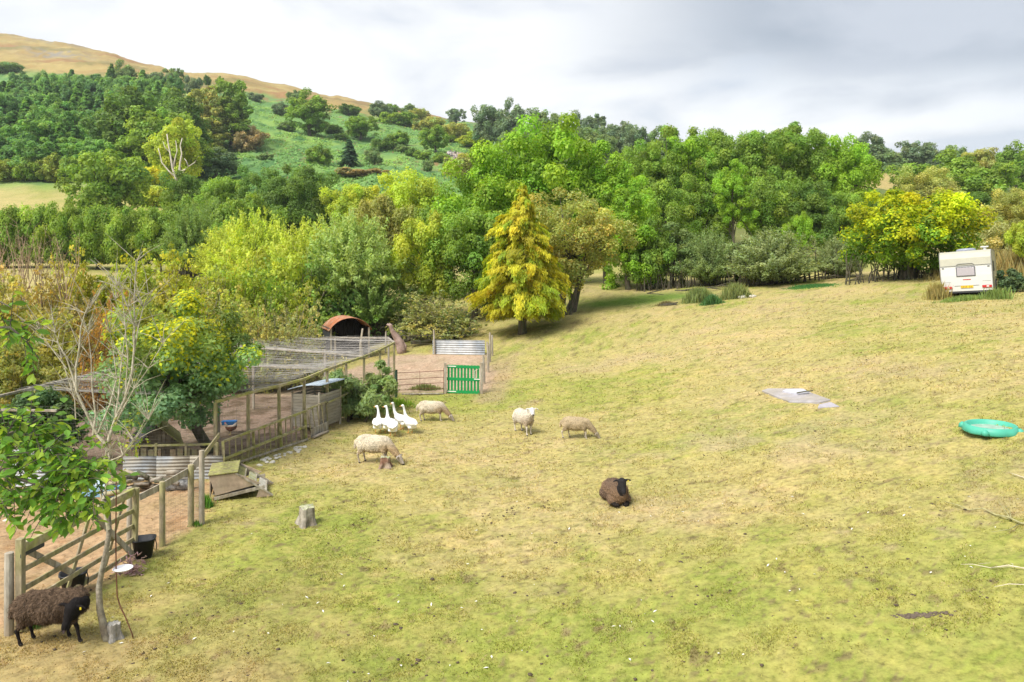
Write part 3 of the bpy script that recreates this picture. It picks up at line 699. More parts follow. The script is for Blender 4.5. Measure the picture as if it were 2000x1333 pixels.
 ('bush_2', 62, 310, 56, 176, 'mid', 'second shrub of the row below the plantation', 'bush'),
 ('bush_0', 105, 308, 54, 176, 'lime3', 'third yellow tipped shrub of the row below the plantation', 'bush'),
 ('bush_1', 145, 312, 56, 175, 'mid', 'right end shrub of the row below the plantation', 'bush'),
 # hedgerow on the far side of the pasture
 ('bush_0', 1262, 440, 90, 52, 'mid', 'leafy hedgerow thorn at the left end of the far hedge', 'bush'),
 ('ash_1', 1315, 440, 100, 52.5, 'hedge2', 'hedgerow thorn with bare lower stems, left of the grey ones', 'tree'),
 ('willow_2', 1385, 440, 120, 51, 'hedge2', 'pale tipped hedgerow thorn left of the big grey willow', 'tree'),
 ('willow_1', 1508, 440, 190, 48.5, 'sage', 'big grey green willow bush in the far hedgerow', 'tree'),
 ('willow_0', 1640, 452, 110, 49, 'sage', 'smaller grey willow bush left of the golden tree', 'tree'),
 ('ash_2', 1440, 470, 90, 52, 'sage', 'dull grey thorn behind the big grey willow', 'tree'),
 ('oak_1', 1970, 372, 90, 58, 'olive', 'yellowish thorn tree behind the caravan at the right edge', None),
 ('bush_1', 1935, 400, 90, 60, 'olive', 'olive bramble thicket behind the caravan', 'bush'),
 ('bush_0', 2010, 425, 60, 37, 'lime', 'pale green bush cut by the right edge of the photo', 'bush'),
 ('bush_2', 1965, 440, 110, 50, 'straw', 'dry straw coloured thicket between golden tree and caravan', 'bush'),
 ('bush_1', 1900, 455, 80, 52, 'straw', 'dead dusty bramble bush right behind the golden tree', 'bush'),
]
GR.update({k: (v[0]*2.0, v[1]*1.95, v[2]*1.8) for k, v in dict(grey2=(.20, .27, .09), lime2=(.26, .31, .055), gold2=(.27, .33, .055), mid2=(.125, .19, .055), hedge=(.135, .21, .035), lime3=(.17, .21, .045), hedge2=(.13, .18, .07), sage=(.15, .19, .09), straw=(.235, .25, .115)).items()})
for k, px, top, w, d, c, lab, nm in TREES:
    base = d[1] if isinstance(d, tuple) else None
    name = {'bush': 'bush', 'conifer': 'conifer', 'sapling': 'sapling', 'tree': 'thorn_tree'}.get(nm, 'willow_tree' if k.startswith('willow') else 'broadleaf_tree')
    tree(k, px, top, w, None if base else d, GR[c], lab, name, 'bush' if nm == 'bush' else 'tree', base=base)
# ------------------------------------------------------------------ nearer foliage, built one by one
def shrub_proto(kind):
    """6 m wide, 6 m tall twiggy thicket with small leaves"""
    seed = 900+ord(kind[-1]); rng = np.random.default_rng(seed); mb = MB(); cs = []; ns = []; cl = []
    sparse = 'thin' in kind
    for i in range(190):
        a = rng.uniform(0, 6.28); lean = rng.uniform(0, 1)**.7*1.15; ln = rng.uniform(3.6, 6.0)*(1-.38*lean)
        bx, by = rng.normal(0, .5, 2); dx, dy, dz = math.cos(a)*math.sin(lean), math.sin(a)*math.sin(lean), math.cos(lean)
        bend = rng.normal(0, .35, 2)
        def pt(t): return np.stack([bx+dx*ln*t+bend[0]*t*t, by+dy*ln*t+bend[1]*t*t, dz*ln*t-.25*math.sin(lean)*ln*t**3+.1], -1)
        q = rng.uniform(.25, 1.0, 9); c0 = pt(q) + rng.normal(0, .22, (9, 3))
        cc = var(1, rng, .14, .10)
        m_ = 10 if sparse else 17
        for j in range(9):
            r = rng.uniform(.16, .38)
            e = nrm(rng.normal(size=(m_, 3))); cs.append(c0[j]+e*r*rng.uniform(.3, 1.1, (m_, 1))*np.array([1, 1, .9])); ns.append(e+rng.normal(0, .5, (m_, 3))+np.array([0, 0, .5]))
            cl.append(np.repeat(cc*var(1, rng, .1, .08), m_, 0)*var(m_, rng, .14, .08))
        if i % 2 == 0 or sparse:
            p = pt(np.array([0, .3, .6, .85, 1.06])); mb.tube([tuple(v) for v in p], [.05, .032, .02, .010, .003], 4, False)
            for t in (.5, .7, .85):
                p0 = pt(np.array([t]))[0]; dv = nrm(rng.normal(size=3)+np.array([0, 0, .7]))*rng.uniform(.4, .9)
                mb.tube([tuple(p0), tuple(p0+dv*.5+rng.normal(0, .04, 3)), tuple(p0+dv)], [.012, .008, .003], 3, False)
    c = np.concatenate(cs); n = np.concatenate(ns); col = np.concatenate(cl); k = c[:, 2] > 0
    me = leaf_mesh('crown', c[k], n[k], rng.uniform(.08, .17, k.sum()), 1.5, rng, col[k])
    tm = bpy.data.meshes.new('branches'); tm.from_pydata(mb.v, [], mb.f); tm.materials.append(TWIG); tm.update()
    PROTO[kind] = (me, tm)
SIZE['shrub'] = (6, 5.6); SIZE['shrubthin'] = (6, 5.6)
for k in ('shrub_0', 'shrub_1', 'shrub_2', 'shrubthin_3', 'shrubthin_4'): shrub_proto(k); PROTO[k.replace('_', 'x_')] = PROTO[k]
for k, px, top, w, d, c, lab in [
 ('shrub_0', 10, 520, 220, 27, (.40, .38, .10), 'olive straw thicket at the left edge above the netted run'),
 ('shrubthin_3', 95, 505, 190, 31, (.44, .37, .12), 'straw coloured thorn thicket below the pale strip of field'),
 ('shrub_1', 165, 474, 150, 34, (.42, .40, .06), 'yellow tipped thicket just right of the dry twigs'),
 ('shrubthin_4', 195, 575, 120, 27, (.45, .27, .07), 'orange leaved thorn bush behind the bare stemmed sapling'),
 ('shrub_2', 250, 474, 190, 35, (.38, .43, .05), 'yellow green sallow left of the middle of the thicket'),
 ('shrub_0', 340, 478, 180, 36, (.42, .44, .05), 'bright yellow green sallow in the middle of the thicket'),
 ('shrub_1', 430, 482, 180, 36.5, (.38, .43, .06), 'yellow sallow right of the middle of the thicket'),
 ('shrub_2', 510, 490, 180, 37, (.33, .42, .06), 'yellow green sallow at the right of the thicket'),
 ('shrub_0', 585, 490, 180, 42, (.24, .36, .08), 'green sallow behind the netting left of the shelter'),
 ('shrub_1', 470, 560, 190, 31, (.38, .41, .09), 'pale green thicket behind the yellow berried tree'),
 ('shrub_2', 300, 560, 190, 29, (.36, .40, .09), 'pale green thicket left of the yellow berried tree'),
 ('shrubthin_3', 400, 540, 200, 30, (.40, .40, .11), 'thin twiggy thicket behind the yellow berried tree'),
 ('shrub_0', 110, 600, 200, 26, (.36, .36, .08), 'olive thicket over the far edge of the netted run'),
 ('shrub_1', 20, 620, 190, 23.5, (.32, .33, .09), 'olive green thicket low at the left edge'),
 ('shrubthin_4', 570, 570, 150, 30.5, (.38, .38, .14), 'pale twiggy sallow rising through the netting roof'),
 ('shrubthin_3', 500, 585, 130, 29.5, (.40, .40, .12), 'small pale twiggy sallow left of the other one in the netting'),
 ('shrubthin_3', 228, 560, 90, 28, (.42, .22, .07), 'rusty red leaved thorn right of the orange one'),
 ('shrubthin_4', 185, 668, 90, 24.8, (.44, .25, .07), 'low rusty orange thorn against the netted run'),
 ('shrub_2', 195, 690, 110, 25.5, (.40, .34, .03), 'mustard yellow shrub low behind the bare stems'),
 ('shrub_0', 660, 535, 160, 44, (.17, .32, .08), 'fresh green thicket right behind the rusty shelter'),
 ('shrub_1', 600, 560, 120, 42, (.20, .33, .09), 'fresh green thicket to the left of the rusty shelter'),
 ('shrubthin_4', 850, 560, 170, 43, (.34, .35, .13), 'grey green fallen thorn boughs behind the sandy pen'),
 ('shrub_2', 800, 545, 120, 45, (.22, .30, .09), 'dull green bush behind the fallen boughs'),
 ('shrub_0', 885, 600, 80, 43, (.16, .27, .08), 'low green bush right of the fallen boughs')]:
    tree(k, px, top, w, d, tuple(a*1.15 for a in c), lab, 'thicket', 'bush')

def golden_conifer():
    g = P(1020, 652, 30); d = g.y; s = d/F; rng = np.random.default_rng(4)
    ys = np.array([360, 385, 415, 440, 465, 500, 540, 580, 605, 628]); L_ = np.array([5, 14, 28, 60, 74, 72, 84, 94, 104, 90])*s; R_ = np.array([5, 15, 30, 36, 54, 70, 78, 90, 96, 84])*s
    o = thing('golden_conifer', 'golden yellow feathery conifer on a short trunk at the pasture edge', 'tree', g)
    cs = []; ns = []; ts = []; cl = []; mb = MB()
    zt = CAMH+(HZ-358)*s-g.z
    mb.tube([(0, 0, -.3), (0, 0, .25), (.03, 0, zt*.4), (0, .02, zt*.75), (0, 0, zt)], [.34, .24, .17, .08, .01], 9)
    for i in range(640):
        py = 628-(628-362)*rng.random()**1.25; a = rng.uniform(0, 6.28)
        w = np.interp(py, ys, L_ if math.cos(a) < 0 else R_)*(1+.10*math.sin(a*3+py*.06))*rng.uniform(.5, 1.06)
        z0 = CAMH+(HZ-py)*s-g.z + .18*w
        m_ = int(55+115*w); t = rng.random(m_)**.62; lat = rng.normal(0, .16*w+.05, m_)*(1.15-t)
        dr = rng.uniform(.05, .30)
        x = np.cos(a)*t*w-np.sin(a)*lat; y = np.sin(a)*t*w+np.cos(a)*lat
        z = z0+.22*w*np.sin(t*2.4)-dr*w*t*t - rng.random(m_)**2*.34
        z = np.maximum(z, .5+rng.random(m_)*.3)
        cs.append(np.stack([x, y, z], 1)); ns.append(np.stack([np.cos(a)*.8+rng.normal(0, .4, m_), np.sin(a)*.8+rng.normal(0, .4, m_), np.full(m_, .6)], 1))
        ts.append(np.array([math.cos(a)*.35, math.sin(a)*.35, -1])+rng.normal(0, .35, (m_, 3)))
        base = np.array([[1, 1, 1]])
        if rng.random() < .07: base = np.array([[1.1, .9, .8]])
        elif rng.random() < .3: base = np.array([[.72, .95, 1.0]])
        cl.append(np.repeat(base*var(1, rng, .12, .06), m_, 0)*var(m_, rng, .12, .05))
        if i % 5 == 0: mb.tube([(0, 0, z0), (math.cos(a)*w*.5, math.sin(a)*w*.5, z0+.12*w), (math.cos(a)*w*.95, math.sin(a)*w*.95, z0-.25*w)], [.035, .02, .006], 4, False)
    c = np.concatenate(cs); n = np.concatenate(ns); t = np.concatenate(ts); col = np.concatenate(cl)
    link('crown', leaf_mesh('crown', c, n, rng.uniform(.035, .075, len(c)), 3.6, rng, col, t), o, color=(.56, .54, .04))
    mb.build('trunk', BARK, o, True)
golden_conifer()

def crown_tree(name, label, cx, top, bot, w, base_px, base_py, d, col, leaf, nclump, per, stems, seed, asp=1.4, rc=(.15, .26), tint=None, lump=.2, zlow=-1, bark=BARK, d_off=0, inner=.3, sr=.16):
    g = G(base_px, d) if base_py is None else P(base_px, base_py); d = g.y; s = d/F
    zt = CAMH+(HZ-top)*s-g.z; zb = CAMH+(HZ-bot)*s-g.z; rx = w/2*s; rz = (zt-zb)/2; zc = (zt+zb)/2; ox = (cx-base_px)*s
    o = thing(name, label, 'tree', g)
    c, n, cl, rng, cc = crown_pts(seed, rx, rz, zc, nclump, per, rc, lump=lump, zlow=zlow, inner=inner)
    c[:, 0] += ox; c[:, 1] += d_off; cc = cc+np.array([ox, d_off, 0]); k = c[:, 2] > .08; c, n, cl = c[k], n[k], cl[k]
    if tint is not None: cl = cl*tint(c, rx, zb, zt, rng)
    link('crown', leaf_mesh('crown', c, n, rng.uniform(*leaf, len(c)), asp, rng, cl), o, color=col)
    mb = MB()
    for st in range(stems):
        a = rng.uniform(0, 6.28) if stems > 1 else 0; b0 = Vector((math.cos(a)*sr*stems**.5*(stems > 1), math.sin(a)*sr*stems**.5*(stems > 1), -.3))
        tp = Vector(cc[rng.integers(len(cc))]); tp.z = max(tp.z, zc)
        r0 = (.22 if stems == 1 else .1)*rng.uniform(.7, 1.1)*max(rx, 1.2)/2.2
        m1 = b0.lerp(tp, .35)+Vector((0, 0, .12*zt)); m2 = b0.lerp(tp, .7)+Vector((0, 0, .08*zt))
        mb.tube([b0, b0+Vector((0, 0, .35)), m1, m2, tp], [r0*1.3, r0, r0*.75, r0*.45, r0*.1], 7)
        for j in range(6):
            p0 = m1.lerp(m2, rng.random()); t = Vector(cc[rng.integers(len(cc))]); mb.tube([p0, (p0+t)/2+Vector((0, 0, .1)), t], [r0*.4, r0*.25, r0*.06], 5, False)
    mb.build('trunk', bark, o, True)
    return o
crown_tree('hawthorn_tree', 'olive brown thorn tree with several stems behind the golden conifer', 1122, 372, 560, 190, 1112, None, 44.5, (.42, .46, .13), (.07, .14), 120, 260, 7, 31, rc=(.14, .25), tint=lambda c, rx, a, b, r: np.where((r.random(len(c)) < .12)[:, None], np.array([[1.2, .85, .7]]), 1.0))
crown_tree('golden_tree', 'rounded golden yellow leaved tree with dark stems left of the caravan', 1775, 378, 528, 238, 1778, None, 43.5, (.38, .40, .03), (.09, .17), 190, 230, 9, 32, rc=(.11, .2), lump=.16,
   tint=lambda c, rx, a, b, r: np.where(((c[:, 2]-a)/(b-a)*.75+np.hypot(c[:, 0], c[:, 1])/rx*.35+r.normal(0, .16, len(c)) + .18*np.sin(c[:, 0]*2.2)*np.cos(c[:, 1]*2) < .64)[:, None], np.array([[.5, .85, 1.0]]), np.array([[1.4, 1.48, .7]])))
def ivy_tree():
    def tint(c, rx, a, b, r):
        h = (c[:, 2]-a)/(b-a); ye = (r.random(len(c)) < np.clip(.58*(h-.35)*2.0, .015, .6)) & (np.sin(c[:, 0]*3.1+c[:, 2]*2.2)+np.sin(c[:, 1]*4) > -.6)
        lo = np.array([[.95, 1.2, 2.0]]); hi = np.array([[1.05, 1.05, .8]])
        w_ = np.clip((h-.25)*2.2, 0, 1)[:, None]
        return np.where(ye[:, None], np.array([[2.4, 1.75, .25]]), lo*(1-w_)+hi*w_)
    o = crown_tree('apple_tree', 'leafy tree with yellow tinted top inside the poultry run', 372, 578, 824, 262, 408, 884, 19.5, (.25, .35, .11), (.055, .10), 110, 270, 1, 33, rc=(.14, .27), tint=tint, lump=.24, d_off=-.7)
    return o
ivy_tree()
crown_tree('elder_bush', 'dark green bush behind the apple branches at the left', 85, 768, 880, 150, 85, None, 17.5, (.10, .18, .07), (.05, .09), 70, 150, 4, 35, rc=(.2, .32))['category'] = 'bush'
crown_tree('bramble_bush', 'light green climbing weeds over the near corner of the run', 700, 728, 838, 105, 700, None, 23.8, (.28, .38, .15), (.03, .065), 70, 190, 5, 36, asp=3.4, rc=(.14, .34), lump=.5)['category'] = 'bush'
crown_tree('nettle_clump', 'bright green nettle clump at the end of the run by the geese', 745, 712, 800, 60, 742, None, 25.5, (.27, .37, .13), (.035, .07), 34, 150, 4, 37, asp=2.6, rc=(.2, .4), lump=.3)['category'] = 'weeds'
crown_tree('caravan_shrub', 'dark green shrub growing against the far side of the caravan', 1976, 528, 578, 44, 1976, None, 33.5, (.14, .22, .10), (.05, .10), 50, 150, 4, 38, rc=(.2, .36))['category'] = 'bush'

def blades(name, pts, h, w, col, label=None, cat=None, kind=None, seed=0, parent=None, lean=.35, curve=True):
    """upright narrow leaves at points (N,3) with heights h"""
    rng = np.random.default_rng(seed); n = len(pts); h = np.broadcast_to(h, (n,)); a = rng.uniform(0, 6.28, n); b = rng.uniform(0, 6.28, n)
    d = np.stack([np.cos(b), np.sin(b), np.zeros(n)], 1)*rng.random(n)[:, None]*lean*h[:, None]; t = np.stack([np.cos(a), np.sin(a), np.zeros(n)], 1)*np.broadcast_to(w, (n,))[:, None]
    V = np.stack([pts-t, pts+t, pts+t*.7+d*.4+np.array([0, 0, .6])*h[:, None], pts-t*.5+d+np.array([0, 0, 1.])*h[:, None]], 1).reshape(-1, 3)
    cl = np.repeat(var(n, rng, .2, .1), 4, 0)
    me = mesh_np(name, V, np.arange(n*4).reshape(-1, 4), LEAF, cl)
    o = link(name, me, parent, color=col); tag(o, label, cat, kind=kind); return o
def scatter_px(n, cx, cy, rx, ry, rng, dmin=6):
    out = []
    while len(out) < n:
        a, b = rng.normal(0, .5, 2)
        if a*a+b*b > 1: continue
        p = P(cx+a*rx, cy+b*ry, dmin); out.append((p.x, p.y, p.z-.02))
    return np.array(out)
rg = np.random.default_rng(77)
def clump_at(px, py, rad, n, h, w, col, name, label, cat, lean=.35, seed=1, dmin=6):
    g = P(px, py, dmin); q = rg.normal(0, .5, (n, 2))*np.array(rad); x = g.x+q[:, 0]; y = g.y+q[:, 1]
    pts = np.stack([x, y, T(x, y)-.03], 1)-np.array(g); hh = h*np.exp(-(q[:, 0]/rad[0])**2*.8)*rg.uniform(.5, 1.1, n)
    o = blades(name, pts, hh, w, col, label, cat, seed=seed, lean=lean); o.location = g; return o
clump_at(1365, 590, (.9, .5), 1500, .95, .012, (.26, .33, .12), 'weed_clump', 'pale green thistle clump left of the white stones', 'weeds', dmin=30)
clump_at(1390, 594, (.6, .3), 900, .6, .016, (.11, .24, .08), 'weed_clump', 'low dark nettles between the two thistle clumps', 'weeds', dmin=30)
clump_at(1435, 583, (.9, .4), 1300, 1.0, .012, (.28, .33, .12), 'weed_clump', 'pale green thistle clump behind the white stones', 'weeds', dmin=30)
clump_at(1300, 596, (.6, .3), 400, .3, .014, (.22, .18, .09), 'weed_clump', 'small dead brown weeds left of the thistles', 'weeds', dmin=30)
clump_at(745, 650, (.9, .6), 1800, 1.3, .012, (.35, .36, .13), 'reed_clump', 'tall pale grass clump between shelter and carved stump', 'grass clump', dmin=25)
clump_at(1880, 588, (1.3, .35), 900, .30, .014, (.26, .36, .10), 'weed_clump', 'green weeds growing along the caravan bottom', 'weeds', dmin=20)
clump_at(1830, 585, (.45, .5), 600, .9, .010, (.40, .34, .13), 'weed_clump', 'dry tall weeds at the left corner of the caravan', 'weeds', dmin=20)
clump_at(1948, 584, (.4, .8), 420, .6, .012, (.22, .31, .09), 'weed_clump', 'green weeds at the right corner of the caravan', 'weeds', dmin=20)
clump_at(384, 1026, (.12, .08), 160, .14, .008, (.14, .30, .05), 'weed_clump', 'small green weed tuft at the foot of the wire corner post', 'weeds')
clump_at(402, 990, (.15, .12), 220, .3, .010, (.13, .30, .05), 'weed_clump', 'green weed tuft beside the mossy duck house', 'weeds')
clump_at(72, 1222, (.12, .1), 140, .16, .008, (.13, .24, .06), 'weed_clump', 'small green weed tuft beneath the standing brown sheep', 'weeds')
clump_at(830, 762, (.7, .18), 700, .32, .012, (.26, .30, .12), 'weed_clump', 'grey green weeds along the foot of the metal hurdle', 'weeds', dmin=20)
clump_at(770, 792, (.8, .5), 500, .3, .016, (.26, .42, .05), 'weed_clump', 'bright green weeds behind the geese', 'weeds', dmin=20)
clump_at(1585, 560, (1.6, .9), 3500, .16, .02, (.09, .25, .07), 'nettle_patch', 'low dark green nettle patch under the far hedge', 'weeds', dmin=30)
for q, (px, py, hh, lab) in enumerate([(1925, 480, 1.6, 'straw coloured tall grass behind the caravan roof'), (1985, 500, 1.4, 'straw coloured tall grass right of the caravan'), (1890, 520, 1.2, 'dry grass left of the caravan by the hedge stems')]):
    clump_at(px, 540, (1.8, 2.0), 1600, hh, .02, (.45, .38, .16), 'dry_grass', lab, 'grass clump', seed=q, dmin=30)['kind'] = 'stuff'

def hedge_stems():
    """bare lower stems and old palings under the far hedge"""
    for seed, (x0, x1, lab, gr) in enumerate([(1245, 1420, 'tangle of bare hedge stems under the left of the far hedge', 1), (1430, 1640, 'tangle of bare hedge stems under the grey willows', 1), (1650, 1850, 'tangle of bare stems and sticks under the golden tree', 1)]):
        rng = random.Random(seed+3); mb = MB(); o = G((x0+x1)/2, 48 if seed < 2 else 43.5)
        n = 46
        for i in range(n):
            px = x0+(x1-x0)*i/n+rng.uniform(-3, 3); g = G(px, (51 if seed == 0 else 48.5 if seed == 1 else 43.8)+rng.uniform(-.6, .6)); g = g-o
            h = rng.uniform(.9, 2.2); lx = rng.uniform(-.6, .6)
            mb.tube([g-Vector((0, 0, .2)), g+Vector((lx*.4, 0, h*.5)), g+Vector((lx, rng.uniform(-.3, .3), h))], [rng.uniform(.03, .07), .035, .015], 5, False)
        for i in range(14):
            px = rng.uniform(x0, x1); g = G(px, 48 if seed < 2 else 43.5)-o
            mb.tube([g+Vector((0, 0, .25)), g+Vector((rng.uniform(.6, 1.4), rng.uniform(-.3, .3), rng.uniform(.1, .6)))], [.035, .02], 5, False)
        b = mb.build('hedge_stems', BARK, None, True, loc=o); tag(b, lab, 'hedge', kind='stuff')
hedge_stems()
# ------------------------------------------------------------------ fences and gates on the left
def V3(*a): return Vector(a)
def up(p, z): return Vector((p.x, p.y, p.z+z))
def part_bar(t, name, a, b, w, h, m, o0, bevel=.006, upv=(0, 0, 1)):
    mb = MB(); mb.bar(a-o0, b-o0, w, h, upv); return mb.build(name, m, t, bevel=bevel)
def round_post(name, base, h, r, m, lean=(0, 0), sink=.2, parent=None, o0=None):
    mb = MB(); o = Vector((0, 0, 0)) if parent is None else base-o0
    mb.tube([o+V3(0, 0, -sink), o+V3(0, 0, 0), o+V3(lean[0]*.5, lean[1]*.5, h*.5), o+V3(lean[0], lean[1], h)], [r*1.05, r, r*.98, r*.93], 10)
    return mb.build(name, m, parent, True, bevel=.004, loc=base if parent is None else None)

def field_gate():
    A = P(40, 1236); B = P(262, 1092); A.z += .05; B.z += .05
    t = thing('field_gate', 'mossy wooden five bar gate standing ajar by the thin tree', 'gate', A)
    H = 1.10; d = B-A
    part_bar(t, 'stile', A+V3(0, 0, -.02), A+V3(0, 0, H+.14), .09, .09, WOOD, A)
    part_bar(t, 'stile', B+V3(0, 0, -.02), B+V3(.04, .0, H+.08), .08, .075, WOOD, A)
    part_bar(t, 'top_rail', A+V3(0, 0, H), B+V3(0, 0, H+.02), .075, .13, MOSSWOOD, A)
    for f in (.07, .27, .48, .72):
        part_bar(t, 'rail', A+V3(0, 0, H*f), B+V3(0, 0, H*f), .03, .075, WOOD, A)
    def q(s, z): return A+d*s+V3(0, 0, z*H)+V3(-.035, .02, 0)
    def q2(s, z): return A+d*s+V3(0, 0, z*H)+V3(.035, -.02, 0)
    part_bar(t, 'brace', q2(.60, .93), q2(.97, .05), .028, .09, GREYWOOD, A)
    part_bar(t, 'brace', q(.04, .95), q(.55, .05), .028, .085, GREYWOOD, A)
    part_bar(t, 'strut', q(.36, .05), q(.56, .95), .026, .07, WOOD, A)
    part_bar(t, 'strut', q(.70, .05), q(.90, .95), .026, .07, WOOD, A)
    for z in (.14, .92):
        mb = MB(); mb.bar(q2(-.01, z)-A, q2(.16, z)-A, .012, .05); mb.build('strap_hinge', DARK, t)
field_gate()
for px, b, top, r, lab, m in [(18, 1240, 1080, .062, 'round weathered post at the left edge beside the brown sheep', GREYWOOD),
    (253, 1078, 952, .05, 'grey post behind the far end of the field gate', GREYWOOD),
    (317, 1066, 941, .055, 'round wooden post beyond the black bucket', WOOD),
    (373, 1027, 908, .06, 'mossy square topped post before the wire corner', WOOD),
    (394, 1024, 880, .055, 'pale corner post wrapped in wire netting', GREYWOOD)]:
    g = P(px, b); round_post('fence_post', g, (b-top)*g.y/F, r, m); C.objects[-1]['label'] = lab; C.objects[-1]['category'] = 'post'
def rail_thing(name, lab, pts, w, h, m, cat='rail'):
    mb = MB(); o = pts[0].copy()
    for a, b in zip(pts, pts[1:]): mb.bar(a-o, b-o, w, h)
    ob = mb.build(name, m, None, bevel=.005, loc=o); return tag(ob, lab, cat)
def top_at(px, b, top): g = P(px, b); return W(px, top, g.y)
rail_thing('fence_rail', 'pale board nailed between the gate post and the next post', [top_at(272, 1079, 972), top_at(316, 1063, 950)], .03, .12, GREYWOOD)
rail_thing('fence_rail', 'pale weathered board between the two middle posts', [top_at(318, 1063, 949), top_at(372, 1024, 918)], .03, .13, GREYWOOD)
rail_thing('fence_rail', 'short board up to the wire wrapped corner post', [top_at(374, 1024, 916), top_at(394, 1020, 893)], .03, .12, GREYWOOD)
rail_thing('fence_rail', 'steep bare board from the corner post up to the run', [top_at(396, 1020, 893), W(428, 850, 17.8)], .03, .12, WOOD)

def netting(name, a, b, c, d, nx, ny, r, m, parent=None, o0=None, jit=.01, seed=0, sag=0.0, label=None):
    """wire net on the quad a-b-c-d: nx wires from side ad to bc, ny from ab to dc"""
    rng = random.Random(seed); mb = MB(); o = o0 or Vector((0, 0, 0)); a, b, c, d = [Vector(v)-o for v in (a, b, c, d)]
    def pt(u, v):
        p = a.lerp(b, u).lerp(d.lerp(c, u), v); p.z -= sag*4*u*(1-u)*math.sin(math.pi*min(max(v, 0), 1)) if sag else 0; return p
    def run(pts, n=3): mb.tube(pts, r, 3, False)
    seg = 5 if sag else 1
    for i in range(ny+1):
        v = i/ny; run([pt(k/seg, v)+Vector((0, 0, rng.uniform(-jit, jit))) for k in range(seg+1)])
    for i in range(nx+1):
        u = i/nx; run([pt(u, k/seg)+Vector((0, 0, rng.uniform(-jit, jit))) for k in range(seg+1)])
    return mb.build(name, m, parent)
n_ = netting('wire_netting', P(374, 1024), P(394, 1022), top_at(394, 1022, 915), top_at(374, 1024, 925), 12, 26, .0022, mat('bright_wire', (.5, .5, .5), .5, 0, metal=.4))
tag(n_, 'loose wire netting between the corner post and its neighbour', 'netting')
n_ = netting('wire_netting', P(318, 1065), P(372, 1026), top_at(372, 1026, 935), top_at(318, 1065, 962), 16, 12, .0013, WIRE)
tag(n_, 'thin stock netting below the pale weathered board', 'netting')

# ------------------------------------------------------------------ poultry run
LINE = [(437, 915), (485, 899), (545, 877), (594, 860), (639, 838), (676, 820), (711, 803), (742, 788), (770, 774)]
BP = [P(*q) for q in LINE]
BP = [BP[0].lerp(BP[-1], 0)]+BP[1:]
tops = [786, 768, 754, 741, 722, 709, 697, 684, 670]
TP = [W(l[0], tops[i], BP[i].y) for i, l in enumerate(LINE)]
TP[0] = W(421, 785, BP[0].y)
ROOFW = mat('roof_wire', (.36, .34, .32), .6)
def poultry_run():
    o0 = BP[0].copy()
    t = thing('poultry_run', 'timber framed poultry run roofed and walled with wire netting', 'enclosure', o0)
    for b, p in zip(BP, TP):
        bb = b.copy(); bb.x = p.x if b is BP[0] else b.x
        part_bar(t, 'post', up(bb, -.2), p+V3(0, 0, -.02), .075, .075, WOOD, o0)
    for a, b in zip(TP, TP[1:]):
        e = (b-a).normalized()*.04
        part_bar(t, 'top_beam', a-e*.0, b, .07, .075, MOSSWOOD, o0)
    # inner and far posts
    FL = [V3(-12.3, 15.6, 0), V3(-12.2, 19, 0), V3(-12.0, 23, 0), V3(-11.2, 27, 0), V3(-10.2, 30.5, 0), V3(-7.6, 30.8, 0), V3(-5.2, 30.2, 0)]
    FT = []
    for i, p in enumerate(FL):
        p.z = TZ(p.x, p.y); q = up(p, 1.95 if i < 3 else 2.1); FT.append(q)
        part_bar(t, 'post', up(p, -.2), q, .07, .07, GREYWOOD, o0)
    for a, b in zip(FT, FT[1:]): part_bar(t, 'top_beam', a, b, .06, .06, GREYWOOD, o0)
    part_bar(t, 'top_beam', FT[-1], TP[-1], .06, .06, GREYWOOD, o0); part_bar(t, 'top_beam', FT[0], FT[0]+V3(2.2, .3, -.1), .05, .05, GREYWOOD, o0)
    for x, y in ((-8.6, 21), (-9.2, 25.5), (-7.2, 27.6)):
        p = V3(x, y, TZ(x, y)); part_bar(t, 'inner_post', up(p, -.2), up(p, 1.9), .08, .08, GREYWOOD, o0)
    # roof cross rafters and sagging net
    pairs = [(TP[1], FT[0].lerp(FT[1], .6)), (TP[2], FT[1].lerp(FT[2], .15)), (TP[4], FT[2]), (TP[6], FT[3]), (TP[8], FT[4])]
    for i, (a, b) in enumerate(pairs[1:4]): part_bar(t, 'rafter', a+V3(-.04, 0, .02), b+V3(0, 0, .03), .045, .05, GREYWOOD, o0)
    for i in range(4):
        (a, b), (a2, b2) = pairs[i], pairs[i+1]
        k = netting('roof_netting', a+V3(0, 0, .06), b+V3(0, 0, .06), b2+V3(0, 0, .06), a2+V3(0, 0, .06), 20, 46 if i else 24, .0032, ROOFW, t, o0, .03, 3+i, sag=.22); k['kind'] = 'stuff'
    k = netting('roof_netting', TP[8]+V3(0, 0, .05), FT[4]+V3(0, 0, .05), FT[5]+V3(0, 0, .05), FT[6]+V3(0, 0, .05), 16, 14, .0032, ROOFW, t, o0, .03, 9, sag=.1); k['kind'] = 'stuff'
    for i in range(len(BP)-1):
        k = netting('wall_netting', BP[i]+V3(-.03, .02, .02), BP[i+1]+V3(-.03, .02, .02), TP[i+1]+V3(-.03, .02, -.03), TP[i]+V3(-.03, .02, -.03), 22 if i < 3 else 18, 30, .0016, WIRE, t, o0, .004, 20+i); k['kind'] = 'stuff'
    k = netting('wall_netting', FL[0], BP[0], TP[0], FT[0], 44, 22, .0016, WIRE, t, o0, .004, 40); k['kind'] = 'stuff'
    for i in range(5):
        k = netting('wall_netting', FL[i], FL[i+1], FT[i+1], FT[i], 30, 14, .002, WIRE, t, o0, .004, 50+i); k['kind'] = 'stuff'
poultry_run()
